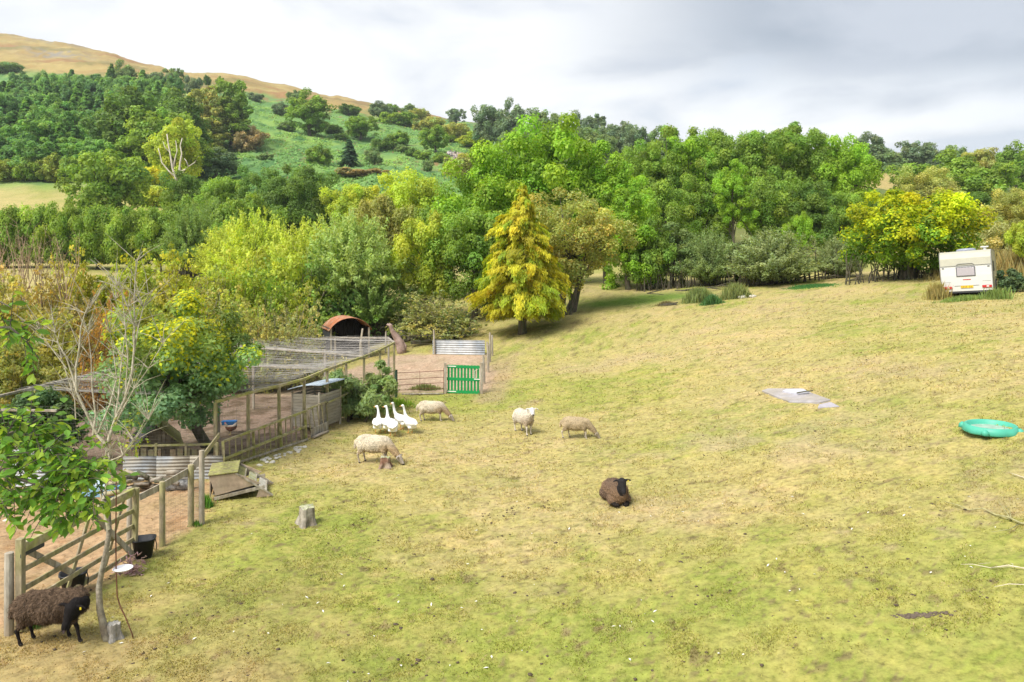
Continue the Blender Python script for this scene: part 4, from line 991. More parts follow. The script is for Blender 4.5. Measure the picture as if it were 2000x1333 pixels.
def picket_panel():
    """the low railed panels along the foot of the run"""
    A = P(436, 916)+V3(.07, -.05, 0); B = P(597, 861)+V3(.07, -.05, 0); t = thing('low_railing', 'low mossy railing of thin uprights along the foot of the run', 'fence', A)
    s1, s2 = A.y, B.y
    a1, b1 = W(438, 862, A.y), W(598, 803, B.y); a2, b2 = W(437, 897, A.y), W(597, 833, B.y)
    part_bar(t, 'top_rail', a1, b1, .05, .06, MOSSWOOD, A); part_bar(t, 'lower_rail', a2, b2, .06, .065, MOSSWOOD, A)
    part_bar(t, 'bottom_rail', up(A, .06), up(B, .05), .04, .05, GREYWOOD, A)
    n = 15
    for i in range(n+1):
        f = i/n; p = A.lerp(B, f); q = a1.lerp(b1, f)
        part_bar(t, 'upright', up(p, -.05)+V3(-.04, .02, 0), q+V3(-.04, .02, .0), .07 if i % 5 == 0 else .028, .03, WOOD if i % 5 else MOSSWOOD, A, .003)
    t2 = thing('run_door', 'low wooden door of the run with a solid board at its foot', 'door', P(602, 858))
    o = Vector(t2.location); C0 = P(604, 857)+V3(.05, 0, 0); D0 = P(637, 840)+V3(.05, 0, 0)
    part_bar(t2, 'kick_board', up(C0, .14), up(D0, .14), .025, .26, GREYWOOD, o); part_bar(t2, 'rail', W(600, 800, C0.y), W(637, 785, D0.y), .04, .05, MOSSWOOD, o)
    for i in range(5):
        f = i/4; p = C0.lerp(D0, f); q = W(600, 800, C0.y).lerp(W(637, 785, D0.y), f); part_bar(t2, 'upright', up(p, .2), q, .03, .03, WOOD, o, .003)
    rail_thing('long_rail', 'long mossy rail leaning across the climbing weeds', [W(640, 787, 22.2), W(772, 723, 27.6)], .05, .05, MOSSWOOD)
    t3 = thing('slatted_panel', 'leaning brown slatted panel at the end of the run', 'panel', P(752, 780))
    o = Vector(t3.location)
    for i in range(6):
        a = W(733, 760+i*5.4, 26.6); b = W(768, 745+i*5.6, 27.4); part_bar(t3, 'slat', a, b, .02, .055, WOOD, o, .003)
    for px, y0, y1, d in ((735, 757, 790, 26.65), (767, 742, 778, 27.45)): part_bar(t3, 'batten', W(px, y0, d)+V3(0, .03, 0), W(px, y1, d)+V3(0, .03, 0), .035, .03, GREYWOOD, o, .003)
    cp = round_post('corner_post', P(771, 777)+V3(.06, -.05, 0), 1.1, .06, mat('dark_green_post', (.04, .075, .045), .8, .3)); tag(cp, 'dark green corner post where the run meets the hurdle', 'post')
picket_panel()

def corrugated(name, lab, a, b, h, m, amp=.010, pitch=.08, lean=0.0, cat='metal sheet', sheets=1):
    """sheet standing on its long edge from a to b, ridges running along it"""
    t = thing(name, lab, cat, a); d = (b-a); nrm_ = Vector((d.y, -d.x, 0)).normalized(); n = int(h/pitch*8)
    for s in range(sheets):
        f0, f1 = s/sheets, (s+1.04)/sheets if s < sheets-1 else 1.0; V = []; Fs = []
        for i in range(n+1):
            z = h*i/n; o = nrm_*(amp*math.sin(2*math.pi*z/pitch)+lean*z+.008*s)
            for f in (f0, (f0+f1)/2, f1): V.append(d*f+o+Vector((0, 0, z+.006*math.sin(f*9+s))))
        for i in range(n):
            for k in range(2): q = i*3+k; Fs.append((q, q+1, q+4, q+3))
        mb = MB(); mb.add(V, Fs); ob = mb.build('sheet', m, t, True); so = ob.modifiers.new('solid', 'SOLIDIFY'); so.thickness = .004
    return t
corrugated('corrugated_fence', 'weathered corrugated iron fence below the little coop', P(240, 939), P(436, 936), .56, GALV, sheets=3)
corrugated('corrugated_fence', 'bright corrugated sheet showing behind the apple leaves', P(25, 952), P(112, 950), .85, mat('bright_galv', (.6, .63, .66), .45, .2, 4), sheets=1)
corrugated('corrugated_fence', 'bluish corrugated sheet at the back of the sandy pen', P(845, 692), P(947, 694), .76, mat('blue_galv', (.38, .42, .47), .45, .25, 3, (.52, .54, .56)), amp=.02, pitch=.12)
def low_panel():
    A = P(246, 921); B = P(424, 918); t = thing('board_fence', 'low mossy board fence with a rail behind the corrugated iron', 'fence', A)
    for i in range(13):
        f = i/12.5; p = A.lerp(B, f); q = A.lerp(B, f+.068); mb = MB(); h = .52+.02*((i*7) % 3)
        part_bar(t, 'board', up(p.lerp(q, .5), -.02), up(p.lerp(q, .5), h), (q-p).length*.92, .02, mat('mossy_board', (.17, .16, .09), .9, .4, 9, (.22, .16, .10)), A, .002, (0, 1, 0)) if i % 6 != 5 else None
    part_bar(t, 'rail', up(A, .62), up(B, .64), .05, .05, MOSSWOOD, A)
    for f in (0, .33, .66, 1): p = A.lerp(B, f); part_bar(t, 'post', up(p, -.1), up(p, .68), .06, .06, WOOD, A)
low_panel()
def coop():
    """little ark coop with a mossy pitched roof"""
    g = P(305, 893); t = thing('hen_coop', 'small wooden coop with a steep mossy roof under the trees', 'coop', g, math.radians(28))
    w, l, h, hr = 1.0, 1.45, .48, .95
    sl = mat('coop_boards', (.20, .155, .105), .9, .35, 10, (.27, .22, .15))
    for s in (-1, 1):
        for i in range(6): mb = MB(); mb.box((s*w/2, 0, .04+i*.078), (.02, l, .07)); mb.build('board', sl, t, bevel=.003)
    for s in (-1, 1):
        for i in range(10):
            x = -w/2+w*(i+.5)/10; hh = h+(hr-h)*(1-abs(x)/(w/2)); mb = MB(); mb.box((x, s*l/2, hh/2), (w/10*.86, .02, hh)); mb.build('slat', sl, t)
    ang = math.atan2(hr-h, w/2)
    for s, m in ((-1, mat('dark_felt', (.09, .085, .095), .8, .3, 6)), (1, MOSS)):
        a = V3(s*(w/2+.12), 0, h-.10); b = V3(0, 0, hr+.02); mb = MB()
        mb.bar(a+V3(0, 0, .03), b+V3(-s*.0, 0, .03), l+.3, .025, V3(s*math.sin(ang), 0, math.cos(ang))); mb.build('roof_panel', m, t, bevel=.006)
    mb = MB(); mb.bar((0, -l/2-.15, hr+.07), (0, l/2+.15, hr+.07), .1, .03); mb.build('ridge_board', MOSSWOOD, t)
coop()
def hen_house():
    g = P(622, 838)+V3(-.12, .25, 0); t = thing('hen_house', 'boarded hen house with a pale blue grey metal roof inside the run', 'shed', g, math.radians(-18))
    w, l, h = .95, 1.2, 1.12; m = mat('shed_boards', (.36, .33, .27), .85, .3, 9, (.28, .25, .19), stretch=(.3, .3, 1))
    n = 11
    for s in (-1, 1):
        for i in range(n):
            mb = MB(); mb.box((0, s*l/2, .12+(h-.1)*(i+.5)/n), (w, .018, (h-.1)/n*.9)); mb.build('board', m, t, bevel=.003)
            mb = MB(); mb.box((s*w/2, 0, .12+(h-.1)*(i+.5)/n), (.018, l-.04, (h-.1)/n*.9)); mb.build('board', m, t, bevel=.003)
    for sx in (-1, 1):
        for sy in (-1, 1): mb = MB(); mb.box((sx*(w/2+.004), sy*(l/2+.004), h/2+.05), (.05, .05, h+.1)); mb.build('corner_trim', GREYWOOD, t, bevel=.004)
    a = V3(-w/2-.1, 0, h+.12); b = V3(w/2+.12, 0, h+.30); V = []; Fs = []; nn = 66
    mb = MB()
    for i in range(nn+1):
        y = -l/2-.12+(l+.24)*i/nn; z = .014*math.sin(i*1.9)
        for q in range(5): p = a.lerp(b, q/4); V.append((p.x, y, p.z+z+.03+.06*math.sin(math.pi*q/4)))
    for i in range(nn):
        for q in range(4): k = i*5+q; Fs.append((k, k+1, k+6, k+5))
    mb.add(V, Fs); r = mb.build('roof', mat('hen_roof', (.42, .50, .58), .45, .2, 5), t, True); r.modifiers.new('solid', 'SOLIDIFY').thickness = .006
    mb = MB(); mb.box((0, -l/2-.014, .48), (.34, .02, .5)); d_ = mb.build('door', GREYWOOD, t, bevel=.004)
hen_house()
def shelter():
    g = P(676, 693); g = G(676, 39.5); t = thing('arched_shelter', 'field shelter of dark iron under an arched rusty roof', 'shelter', g, math.radians(24))
    w, l, h, rise = 2.15, 2.2, 1.68, .55; R = (w*w/4+rise*rise)/(2*rise); a0 = math.asin(w/2/R)
    V = []; Fs = []; n = 60
    for i in range(n+1):
        a = -a0*1.12+2.24*a0*i/n; r = R+.03*math.sin(i*2.1)*0
        for j in range(25):
            y = -l/2-.2+(l+.35)*j/24; rr = R+.012*math.sin(j*1.55); V.append((rr*math.sin(a), y, h+rise-R+rr*math.cos(a)))
    for i in range(n):
        for j in range(24): k = i*25+j; Fs.append((k, k+25, k+26, k+1))
    mb = MB(); mb.add(V, Fs); r = mb.build('roof', RUST, t, True); r.modifiers.new('solid', 'SOLIDIFY').thickness = .01
    for s in (-1, 1):
        V = []; Fs = []
        for i in range(121):
            y = -l/2+l*i/120; x = s*(w/2+.02*math.sin(i*.9)); V += [(x, y, -.1), (x, y, h+.02)]
        for i in range(120): k = i*2; Fs.append((k, k+2, k+3, k+1))
        mb = MB(); mb.add(V, Fs); q = mb.build('side_wall', DARK, t, True); q.modifiers.new('solid', 'SOLIDIFY').thickness = .01
    V = []; Fs = []
    for i in range(121):
        x = -w/2+w*i/120; zt = h+rise-R+math.sqrt(max(R*R-x*x, 0))-.02; V += [(x, l/2+.02*math.sin(i*.9), -.1), (x, l/2+.02*math.sin(i*.9), zt)]
    for i in range(120): k = i*2; Fs.append((k, k+2, k+3, k+1))
    mb = MB(); mb.add(V, Fs); q = mb.build('back_wall', DARK, t, True); q.modifiers.new('solid', 'SOLIDIFY').thickness = .01
    for x in (-w/2+.06, w/2-.06): mb = MB(); mb.bar((x, -l/2, -.1), (x, -l/2, h), .09, .09); mb.build('front_post', GREYWOOD, t, bevel=.005)
    mb = MB(); mb.tube([(.55, -l/2-.35, -.1), (.5, -l/2-.3, h*.5), (.62, -l/2-.25, h*.98)], [.13, .07, .045], 8); q = mb.build('prop', GREYWOOD, t, True)
shelter()

def pallet_gate():
    A = P(873, 769); B = P(937, 769); t = thing('pallet_gate', 'bright green slatted pallet gate into the sandy pen', 'gate', A)
    s = A.y/F; gm = mat('green_paint', (.012, .27, .075), .55, .15, 6); d = (B-A); d.z = 0; H = 55*s; w = d.length; e = d.normalized(); z0 = .03
    def pt(u, z): return A+e*u*w+V3(0, 0, z0+z*H)
    for z in (.05, .5, .94): part_bar(t, 'cross_board', pt(0, z)+V3(0, -.022, 0), pt(1, z)+V3(0, -.022, 0), .02, .12, gm, A, .003)
    n = 10
    for i in range(n):
        u = (i+.5)/n; part_bar(t, 'slat', pt(u, 0), pt(u, 1), w/n*.60, .02, gm, A, .003, (0, 1, 0))
    for z in (.06, .95): part_bar(t, 'strap_hinge', pt(-.02, z)+V3(0, -.036, 0), pt(.28, z)+V3(0, -.036, 0), .008, .035, WHITEP, A, 0)
    part_bar(t, 'latch', pt(.83, .52)+V3(0, -.04, 0), pt(1.01, .52)+V3(0, -.04, 0), .02, .03, WHITEP, A, 0); mb = MB()
    mb.tube([pt(.86, .53)-A+V3(0, -.04, 0), pt(.85, .82)-A+V3(0, -.04, 0), pt(1.0, .9)-A+V3(0, -.04, 0), pt(1.02, .55)-A+V3(0, -.04, 0)], .011, 6); mb.build('latch_loop', WHITEP, t)
    for i, (px, lab) in enumerate(((869.5, 'wooden gate post on the hinge side of the green gate'), (940.5, 'wooden gate post on the latch side of the green gate'))):
        g = P(px, 770); mb = MB(); mb.bar((0, 0, -.2), (0, 0, 1.25), .09, .09); tag(mb.build('gate_post', GREYWOOD, None, bevel=.008, loc=g), lab, 'post')
pallet_gate()
def hurdle():
    A = P(776, 771); B = P(866, 769); t = thing('metal_hurdle', 'thin rusty steel hurdle left of the green gate', 'fence', A)
    s = A.y/F
    for i, (l, r) in enumerate(((729, 724), (742, 737), (753, 748), (763, 759))):
        a = W(774, l, A.y)-A; b = W(867, r, B.y)-A; mb = MB(); mb.tube([a, (a+b)/2+V3(0, 0, .01*(i-1)), b], .012, 6); mb.build('bar', RUSTBAR, t, True)
    for px, y0, rr in ((867, 719, .022), (820, 724, .008), (774, 726, .018)):
        mb = MB(); mb.tube([W(px, y0, A.y)-A, P(px, 770)-A-V3(0, 0, .1)], rr, 6); mb.build('upright', RUSTBAR, t, True)
hurdle()
for px, b, top, lab in ((946, 750, 693, 'fence post second behind the green gate'), (954, 728, 673, 'leaning fence post third behind the green gate'), (957, 708, 650, 'tall fence post fourth behind the green gate'), (962, 696, 655, 'farthest fence post at the back right of the sandy pen'), (849, 693, 645, 'post at the left end of the bluish sheet'), (953, 693, 668, 'short post at the right end of the bluish sheet'), (753, 690, 648, 'slim grey post left of the weathered snag'), (718, 688, 660, 'short stake right of the rusty shelter')):
    g = P(px, b); q = round_post('fence_post', g, (b-top)*g.y/F, .05, GREYWOOD, (random.Random(px).uniform(-.05, .05), 0)); tag(q, lab, 'post')
def strand_fence():
    pts = [P(941, 769), P(946, 750), P(954, 728), P(957, 708), P(962, 696)]
    mb = MB(); o = pts[0].copy()
    for z in (.35, .7, 1.05): mb.tube([up(p, z)-o for p in pts], .005, 4)
    for i in range(len(pts)-1):
        for k in range(8): p = pts[i].lerp(pts[i+1], k/8); mb.tube([up(p, .05)-o, up(p, 1.05)-o], .0025, 3)
    q = mb.build('wire_fence', WIRE, None, loc=o); tag(q, 'wire stock fence running back from the green gate', 'fence')
    pts = [P(957, 690), P(849, 690), P(776, 690), P(753, 690), P(718, 688)]; mb = MB(); o = pts[0].copy()
    for z in (.5, .95): mb.tube([up(p, z)-o for p in pts], .005, 4)
    q = mb.build('wire_fence', WIRE, None, loc=o); tag(q, 'two wire strands along the back of the sandy pen', 'fence')
strand_fence()
def snag():
    g = P(783, 690); s = g.y/F; t = MB()
    def q(px, py, y=0): return W(px, py, g.y+y)-g
    m = mat('pink_wood', (.42, .31, .27), .9, .35, 8, (.26, .18, .15), .5)
    t.tube([q(786, 692)-V3(0, 0, .1), q(784, 684), q(781, 672), q(775, 660), q(768, 650), q(764, 642), q(763, 636), q(760, 633)], [.27, .27, .26, .21, .14, .10, .11, .06], 10)
    t.tube([q(790, 690), q(792, 676), q(786, 664)], [.12, .08, .02], 6); t.tube([q(764, 638), q(757, 634), q(755, 636)], [.09, .07, .03], 6)
    b = t.build('weathered_snag', m, None, True, loc=g); tag(b, 'leaning pinkish weathered tree stump beyond the run', 'stump')
    # fallen boughs behind the pen
    rng = random.Random(8); mb = MB(); g = P(850, 672)
    for i in range(26):
        a = V3(rng.uniform(-2.3, 2.0), rng.uniform(-.6, 1.6), rng.uniform(.05, .7)); d = V3(rng.uniform(-1.6, 1.6), rng.uniform(-.5, .5), rng.uniform(-.2, 1.0)); r = rng.uniform(.015, .05)
        mb.tube([a, a+d*.5+V3(0, 0, .15), a+d], [r, r*.7, r*.2], 5, False)
    mb.tube([(-2.0, .2, .1), (-.8, .1, .45), (.2, 0, .55)], [.11, .09, .06], 8); mb.tube([(-1.4, -.1, .08), (0, 0, .2), (1.2, .1, .15)], [.12, .1, .07], 8)
    q = mb.build('fallen_boughs', BARK, None, True, loc=g); tag(q, 'tangle of dead boughs lying behind the sandy pen', 'branches')
    rng = random.Random(9); mb = MB(); g = P(722, 800)
    for i in range(40):
        a = V3(rng.uniform(-.35, .35), rng.uniform(-.2, .2), rng.uniform(.02, .2)); d = V3(rng.uniform(.2, .6)*rng.choice((-1, 1)), rng.uniform(-.2, .2), rng.uniform(0, .35)); mb.tube([a-d*.5, a, a+d*.7], [.012, .012, .005], 4)
    q = mb.build('stick_pile', DEADWOOD, None, True, loc=g); tag(q, 'heap of dead sticks against the weeds by the geese', 'sticks')
snag()

def duck_house():
    A = P(415, 980); B = P(533, 970); ex = (B-A); ex.z = 0; L0 = ex.length; ex.normalize(); ey = V3(-ex.y, ex.x, 0)
    t = thing('duck_house', 'low wedge shaped duck house with a mossy lid and plank steps', 'duck house', A, math.atan2(ex.y, ex.x))
    H, D, wt = .54, .92, .56; m = mat('ply_side', (.50, .38, .29), .85, .35, 5, (.36, .29, .21))
    xl = -.07
    def side(y, name='side_panel'):
        mb = MB(); th = .02
        prof = [(xl, H), (wt-.08, H+.03), (L0*.80, .30), (.06, .12)]
        V = [(x, y, z) for x, z in prof]+[(x, y+th, z) for x, z in prof]
        mb.add(V, [(0, 3, 2, 1), (4, 5, 6, 7), (0, 1, 5, 4), (1, 2, 6, 5), (2, 3, 7, 6), (3, 0, 4, 7)]); mb.build(name, m, t)
        mb = MB(); mb.bar((.03, y+.01, .05), (L0*.86, y+.01, .22), .03, .07); mb.build('sill_board', GREYWOOD, t, bevel=.004)
        mb = MB(); mb.add([(L0*.72, y, .0), (L0*1.0, y, .0), (L0*.78, y, .22), (L0*.72, y+.02, .0), (L0*1.0, y+.02, .0), (L0*.78, y+.02, .22)], [(0, 1, 2), (3, 5, 4), (0, 3, 4, 1), (1, 4, 5, 2), (2, 5, 3, 0)]); mb.build('corner_board', m, t)
        mb = MB(); mb.bar((wt-.1, y-.008, H+.035), (L0, y-.008, .02), .02, .035); mb.build('edge_batten', GREYWOOD, t)
    side(0); side(D)
    mb = MB(); mb.box((xl+.02, D/2, H/2+.05), (.02, D, H-.1)); mb.build('end_panel', m, t)
    mb = MB(); mb.bar((xl-.02, D/2, H+.03), (wt-.04, D/2, H+.06), D+.06, .03); mb.build('lid', MOSS, t, bevel=.012)
    st = [(wt+.02, .46, MOSS), (wt+.24, .31, mat('pale_mossy_step', (.47, .46, .33), .9, .4, 8, (.33, .34, .1))), (wt+.46, .15, mat('pale_step', (.55, .52, .44), .9, .35, 8))]
    for x, z, mm in st:
        mb = MB(); mb.bar((x, .05, z-.02), (x, D-.03, z-.02), .20, .04, (.55, 0, .83)); mb.build('step', mm, t, bevel=.01)
        mb = MB(); mb.bar((x+.07, .06, z-.09), (x+.07, D-.05, z-.09), .02, .12); mb.build('riser', GREYWOOD, t)
    mb = MB(); mb.box((L0*.35, D/2, .14), (L0*.7, D-.06, .02)); mb.build('floor_board', GREYWOOD, t)
duck_house()
def stump(px, py, w, h, lab, cut, m, seed):
    g = P(px, py); s = g.y/F; w *= s; h *= s; rng = random.Random(seed); n = 22; V = []; Fs = []
    rows = [(-.1, 1.35), (.0, 1.22), (.18, 1.03), (.5, .92), (.85, .9), (1.0, .88)]; f = [1+.16*math.sin(k*1.1+seed)+rng.uniform(-.08, .08) for k in range(n)]
    for z, r in rows:
        for k in range(n):
            a = 2*math.pi*k/n; rr = w/2*r*(1+(f[k]-1)*(1.9 if z < .3 else .8)); V.append((rr*math.cos(a), rr*math.sin(a), h*z+(rng.uniform(-.02, .02) if z == 1 else 0)))
    for i in range(len(rows)-1):
        for k in range(n): Fs.append((i*n+k, i*n+(k+1) % n, (i+1)*n+(k+1) % n, (i+1)*n+k))
    t = thing('tree_stump', lab, 'stump', g)
    mb = MB(); mb.add(V, Fs); mb.build('bark', m, t, False)
    mb = MB(); o = (len(rows)-1)*n; mb.add([(x*.98, y*.98, z-.004) for x, y, z in V[o:o+n]]+[(0, 0, h*1.0)], [(k, (k+1) % n, n) for k in range(n)]); mb.build('cut_face', cut, t)
stump(600, 1024, 33, 34, 'greyish tree stump standing alone in the near pasture', mat('cut_pale', (.5, .47, .38), .9, .4, 20, (.3, .33, .15)), DEADWOOD, 3)
stump(752, 913, 22, 20, 'small reddish stump in front of the grazing sheep', mat('cut_pale', (.5, .47, .38)), mat('red_bark', (.24, .13, .09), .9, .4, 10, (.33, .26, .2)), 5)
stump(222, 1248, 26, 30, 'little grey stump against the thin tree', mat('cut_grey', (.40, .38, .34), .9, .4, 20), mat('grey_bark', (.33, .31, .28), .9, .45, 10), 8)
def rod():
    g = P(260, 1245); d = g.y-.02; q = lambda px, py, dy=0: W(px, py, d+dy)-g
    t = thing('iron_rod', 'bent rusty iron rod stuck in the grass beside the thin tree', 'rod', g)
    mb = MB(); mb.tube([q(261, 1250), q(258, 1238), q(246, 1208), q(235, 1185), q(229, 1165), q(227, 1120), q(226, 1040), q(227, 980), q(227, 925)], .0085, 7); mb.build('shaft', RUSTBAR, t, True)
    g2 = W(240, 1112, d)
    mb = MB(); pr = [(.0, -.012), (.06, -.014), (.10, -.004), (.122, .016), (.127, .017), (.10, .004), (.0, -.004)]; n = 24; V = []; Fs = []
    for r, z in pr:
        for k in range(n): a = 2*math.pi*k/n; V.append((r*math.cos(a), r*math.sin(a), z))
    for i in range(len(pr)-1):
        for k in range(n): Fs.append((i*n+k, i*n+(k+1) % n, (i+1)*n+(k+1) % n, (i+1)*n+k))
    mb.add(V, Fs); p = mb.build('white_dish', mat('white_dish', (.75, .74, .78), .4), None, True, loc=g2); tag(p, 'shallow white dish held on the bent rusty rod', 'dish')
rod()
def bucket(g, lab, rz, w=.34, h=.27):
    t = thing('black_bucket', lab, 'bucket', g, rz); mb = MB()
    for z0, z1, r0, r1, th in ((0, h, .36, .5, .012),):
        n = 28; prof = [(r0, z0), (r1, z1), (r1*1.07, z1), (r1*1.07, z1-.015), (r1*1.02, z1-.015)]; pi = [(r1*.95, z1), (r0*.93, z0+.02), (0, z0+.02)]; V = []; Fs = []
        P_ = [(0, z0)]+prof[:1]+[prof[1]]+[prof[2]]+[prof[3]]; ring = [(0, 0), (r0, 0), (r1, h-.015), (r1*1.08, h-.015), (r1*1.08, h), (r1*.95, h), (r0*.93, .02), (0, .02)]
        for r, z in ring:
            for k in range(n):
                a = 2*math.pi*k/n; c, s = math.cos(a), math.sin(a); sq = (abs(c)**4+abs(s)**4)**-.25*.86+.14
                V.append((r*w*c*sq, r*w*s*sq*.9, z))
        for i in range(len(ring)-1):
            for k in range(n): Fs.append((i*n+k, i*n+(k+1) % n, (i+1)*n+(k+1) % n, (i+1)*n+k))
    mb.add(V, Fs); mb.build('tub', BLACKP, t, True, bevel=0)
    mb = MB(); mb.tube([(w*.5, .0, h*.9), (w*.56, .02, h*.55), (w*.54, .0, h*.25)], .008, 6); mb.build('handle', BLACKP, t, True)
bucket(P(281, 1088), 'black bucket on the ground at the far end of the gate', .3, .36, .33)
bucket(P(143, 1158), 'black bucket behind the gate above the brown sheep', .5, .36, .32)
def pink_net():
    rng = random.Random(4); g = P(256, 1122); mb = MB()
    for i in range(46):
        a = V3(rng.gauss(0, .07), rng.gauss(0, .05), abs(rng.gauss(.12, .09))); pts = [a]
        for k in range(5): pts.append(pts[-1]+V3(rng.uniform(-.07, .07), rng.uniform(-.05, .05), rng.uniform(-.06, .055)))
        mb.tube([V3(p.x, p.y, max(p.z, .01)) for p in pts], rng.uniform(.004, .008), 4)
    for i in range(8): mb.tube([(rng.uniform(-.1, 0), rng.uniform(-.03, .05), .3), (rng.uniform(-.1, .02), 0, .12), (rng.uniform(-.16, .1), 0, .02)], .006, 4)
    q = mb.build('hay_net', mat('pink_rope', (.52, .30, .33), .85, .3, 20, (.4, .28, .24)), None, True, loc=g); tag(q, 'crumpled pink hay net hanging low on the gate', 'hay net')
pink_net()

# ------------------------------------------------------------------ clutter in the soil yard and the run
def log(name, lab, a, b, r, m, cat='log', n=10):
    mb = MB(); o = a.copy(); mb.tube([a-o, (a+b)/2-o+V3(0, 0, .01), b-o], [r, r*.95, r*.85], n); tag(mb.build(name, m, None, True, loc=o), lab, cat)
def wood_heap():
    rng = random.Random(12)
    for i in range(14):
        x = 222+i*8; a = P(x, 962-rng.uniform(0, 12)); b = P(x+rng.uniform(18, 44), 964-rng.uniform(0, 12)); z = rng.uniform(.05, .42)
        log('old_log', ['dark rotting log', 'pale split log'][i % 2]+', '+('leftmost second third fourth fifth sixth seventh eighth ninth tenth eleventh twelfth thirteenth fourteenth'.split()[i])+(' from the left' if i else '')+' in the heap before the corrugated iron', up(a, z), up(b, z+rng.uniform(-.08, .08)), rng.uniform(.03, .065), [BARK, DEADWOOD][i % 2]); C.objects[-1]['group'] = 'logs heaped in the soil yard'
    log('timber_beam', 'pale squared timber lying on the heap of logs', up(P(242, 945), .3), up(P(305, 956), .2), .045, GREYWOOD, 'timber', 4)
    log('timber_beam', 'lower mossy beam in front of the blue tub', up(P(206, 975), .1), up(P(256, 972), .14), .06, WOOD, 'timber', 4)
    log('timber_beam', 'upper mossy beam beside the gate post', up(P(206, 966), .22), up(P(256, 962), .24), .05, WOOD, 'timber', 4)
    a, b = up(P(328, 957), .1), up(P(374, 956), .1); log('wire_roll', 'grey roll of old wire netting behind the middle posts', a, b, .13, mat('wire_roll', (.13, .13, .13), .7, .6, 30, (.3, .3, .3)), 'roll', 14)
    g = P(198, 966); t = thing('blue_tub', 'pale blue plastic tub half hidden behind the apple leaves', 'tub', g); mb = MB()
    w, l, h = .24, .42, .2
    V = [(-l*.9, -w*.9, 0), (l*.9, -w*.9, 0), (l*.9, w*.9, 0), (-l*.9, w*.9, 0), (-l, -w, h), (l, -w, h), (l, w, h), (-l, w, h), (-l*.93, -w*.9, h), (l*.93, -w*.9, h), (l*.93, w*.9, h), (-l*.93, w*.9, h), (-l*.85, -w*.8, .03), (l*.85, -w*.8, .03), (l*.85, w*.8, .03), (-l*.85, w*.8, .03)]
    Fs = [(0, 3, 2, 1)]+[(i, (i+1) % 4, 4+(i+1) % 4, 4+i) for i in range(4)]+[(4+i, 4+(i+1) % 4, 8+(i+1) % 4, 8+i) for i in range(4)]+[(8+i, 8+(i+1) % 4, 12+(i+1) % 4, 12+i) for i in range(4)]+[(12, 13, 14, 15)]
    mb.add(V, Fs); mb.build('tub', mat('pale_blue', (.26, .48, .66), .5), t, bevel=.01); mb = MB(); mb.box((0, 0, h+.02), (l*1.0, w*1.6, .03), Matrix.Rotation(.2, 3, 'Y')); mb.build('loose_lid', mat('pale_blue2', (.5, .62, .7), .5), t, bevel=.008)
    a = P(448, 846); t = thing('blue_trough', 'bright blue feed trough hung inside the run', 'trough', up(a, .25), .15); mb = MB()
    w, l, h = .1, .22, .12; V = [(x*w/.1, y, z) if 0 else (x, y, z) for x, y, z in [(-l*.9, -w*.7, 0), (l*.9, -w*.7, 0), (l*.9, w*.7, 0), (-l*.9, w*.7, 0), (-l, -w, h), (l, -w, h), (l, w, h), (-l, w, h), (-l*.9, -w*.85, h), (l*.9, -w*.85, h), (l*.9, w*.85, h), (-l*.9, w*.85, h), (-l*.85, -w*.6, .03), (l*.85, -w*.6, .03), (l*.85, w*.6, .03), (-l*.85, w*.6, .03)]]
    mb.add(V, Fs); mb.build('tray', mat('bright_blue', (.03, .19, .5), .5), t, bevel=.006)
    mb = MB(); [mb.tube([(s*l*.95, 0, h), (s*l*.95, 0, .5)], .004, 4) for s in (-1, 1)]; mb.build('hanger', WIRE, t)
    g = up(P(258, 880), .75); mb = MB(); pr = [(0, 0), (.12, .0), (.17, .1), (.19, .1), (.16, .1), (.11, .02), (0, .02)]; n = 18; V = []; Fq = []
    for r, z in pr:
        for k in range(n): an = 2*math.pi*k/n; V.append((r*math.cos(an), r*math.sin(an), z))
    for i in range(len(pr)-1):
        for k in range(n): Fq.append((i*n+k, i*n+(k+1) % n, (i+1)*n+(k+1) % n, (i+1)*n+k))
    mb.add(V, Fq); tag(mb.build('teal_bowl', mat('teal_bowl', (.03, .38, .33), .4), None, True, loc=g), 'teal plastic bowl standing on the coop', 'bowl')
    log('door_step', 'pale plank lying at the foot of the run door', up(P(612, 858), .05), up(P(641, 846), .05), .05, mat('pale_plank', (.5, .42, .33), .9, .3, 6), 'plank', 4)
    log('kerb_plank', 'weathered timber edging below the metal hurdle', up(P(785, 772), .03), up(P(866, 771), .03), .045, GREYWOOD, 'timber', 6)
wood_heap()
def stone_mesh(seed):
    rng = np.random.default_rng(seed); import bmesh as bmh
    b = bmh.new(); bmh.ops.create_icosphere(b, subdivisions=2, radius=1.0)
    for v in b.verts: v.co *= 1+.22*math.sin(v.co.x*3+seed)*math.cos(v.co.y*2.5+seed)+float(rng.normal(0, .05)); v.co.z *= .6
    me = bpy.data.meshes.new('stone'); b.to_mesh(me); b.free(); me.materials.append(mat('pale_stone', (.58, .55, .48), .9, .35, 3)); return me
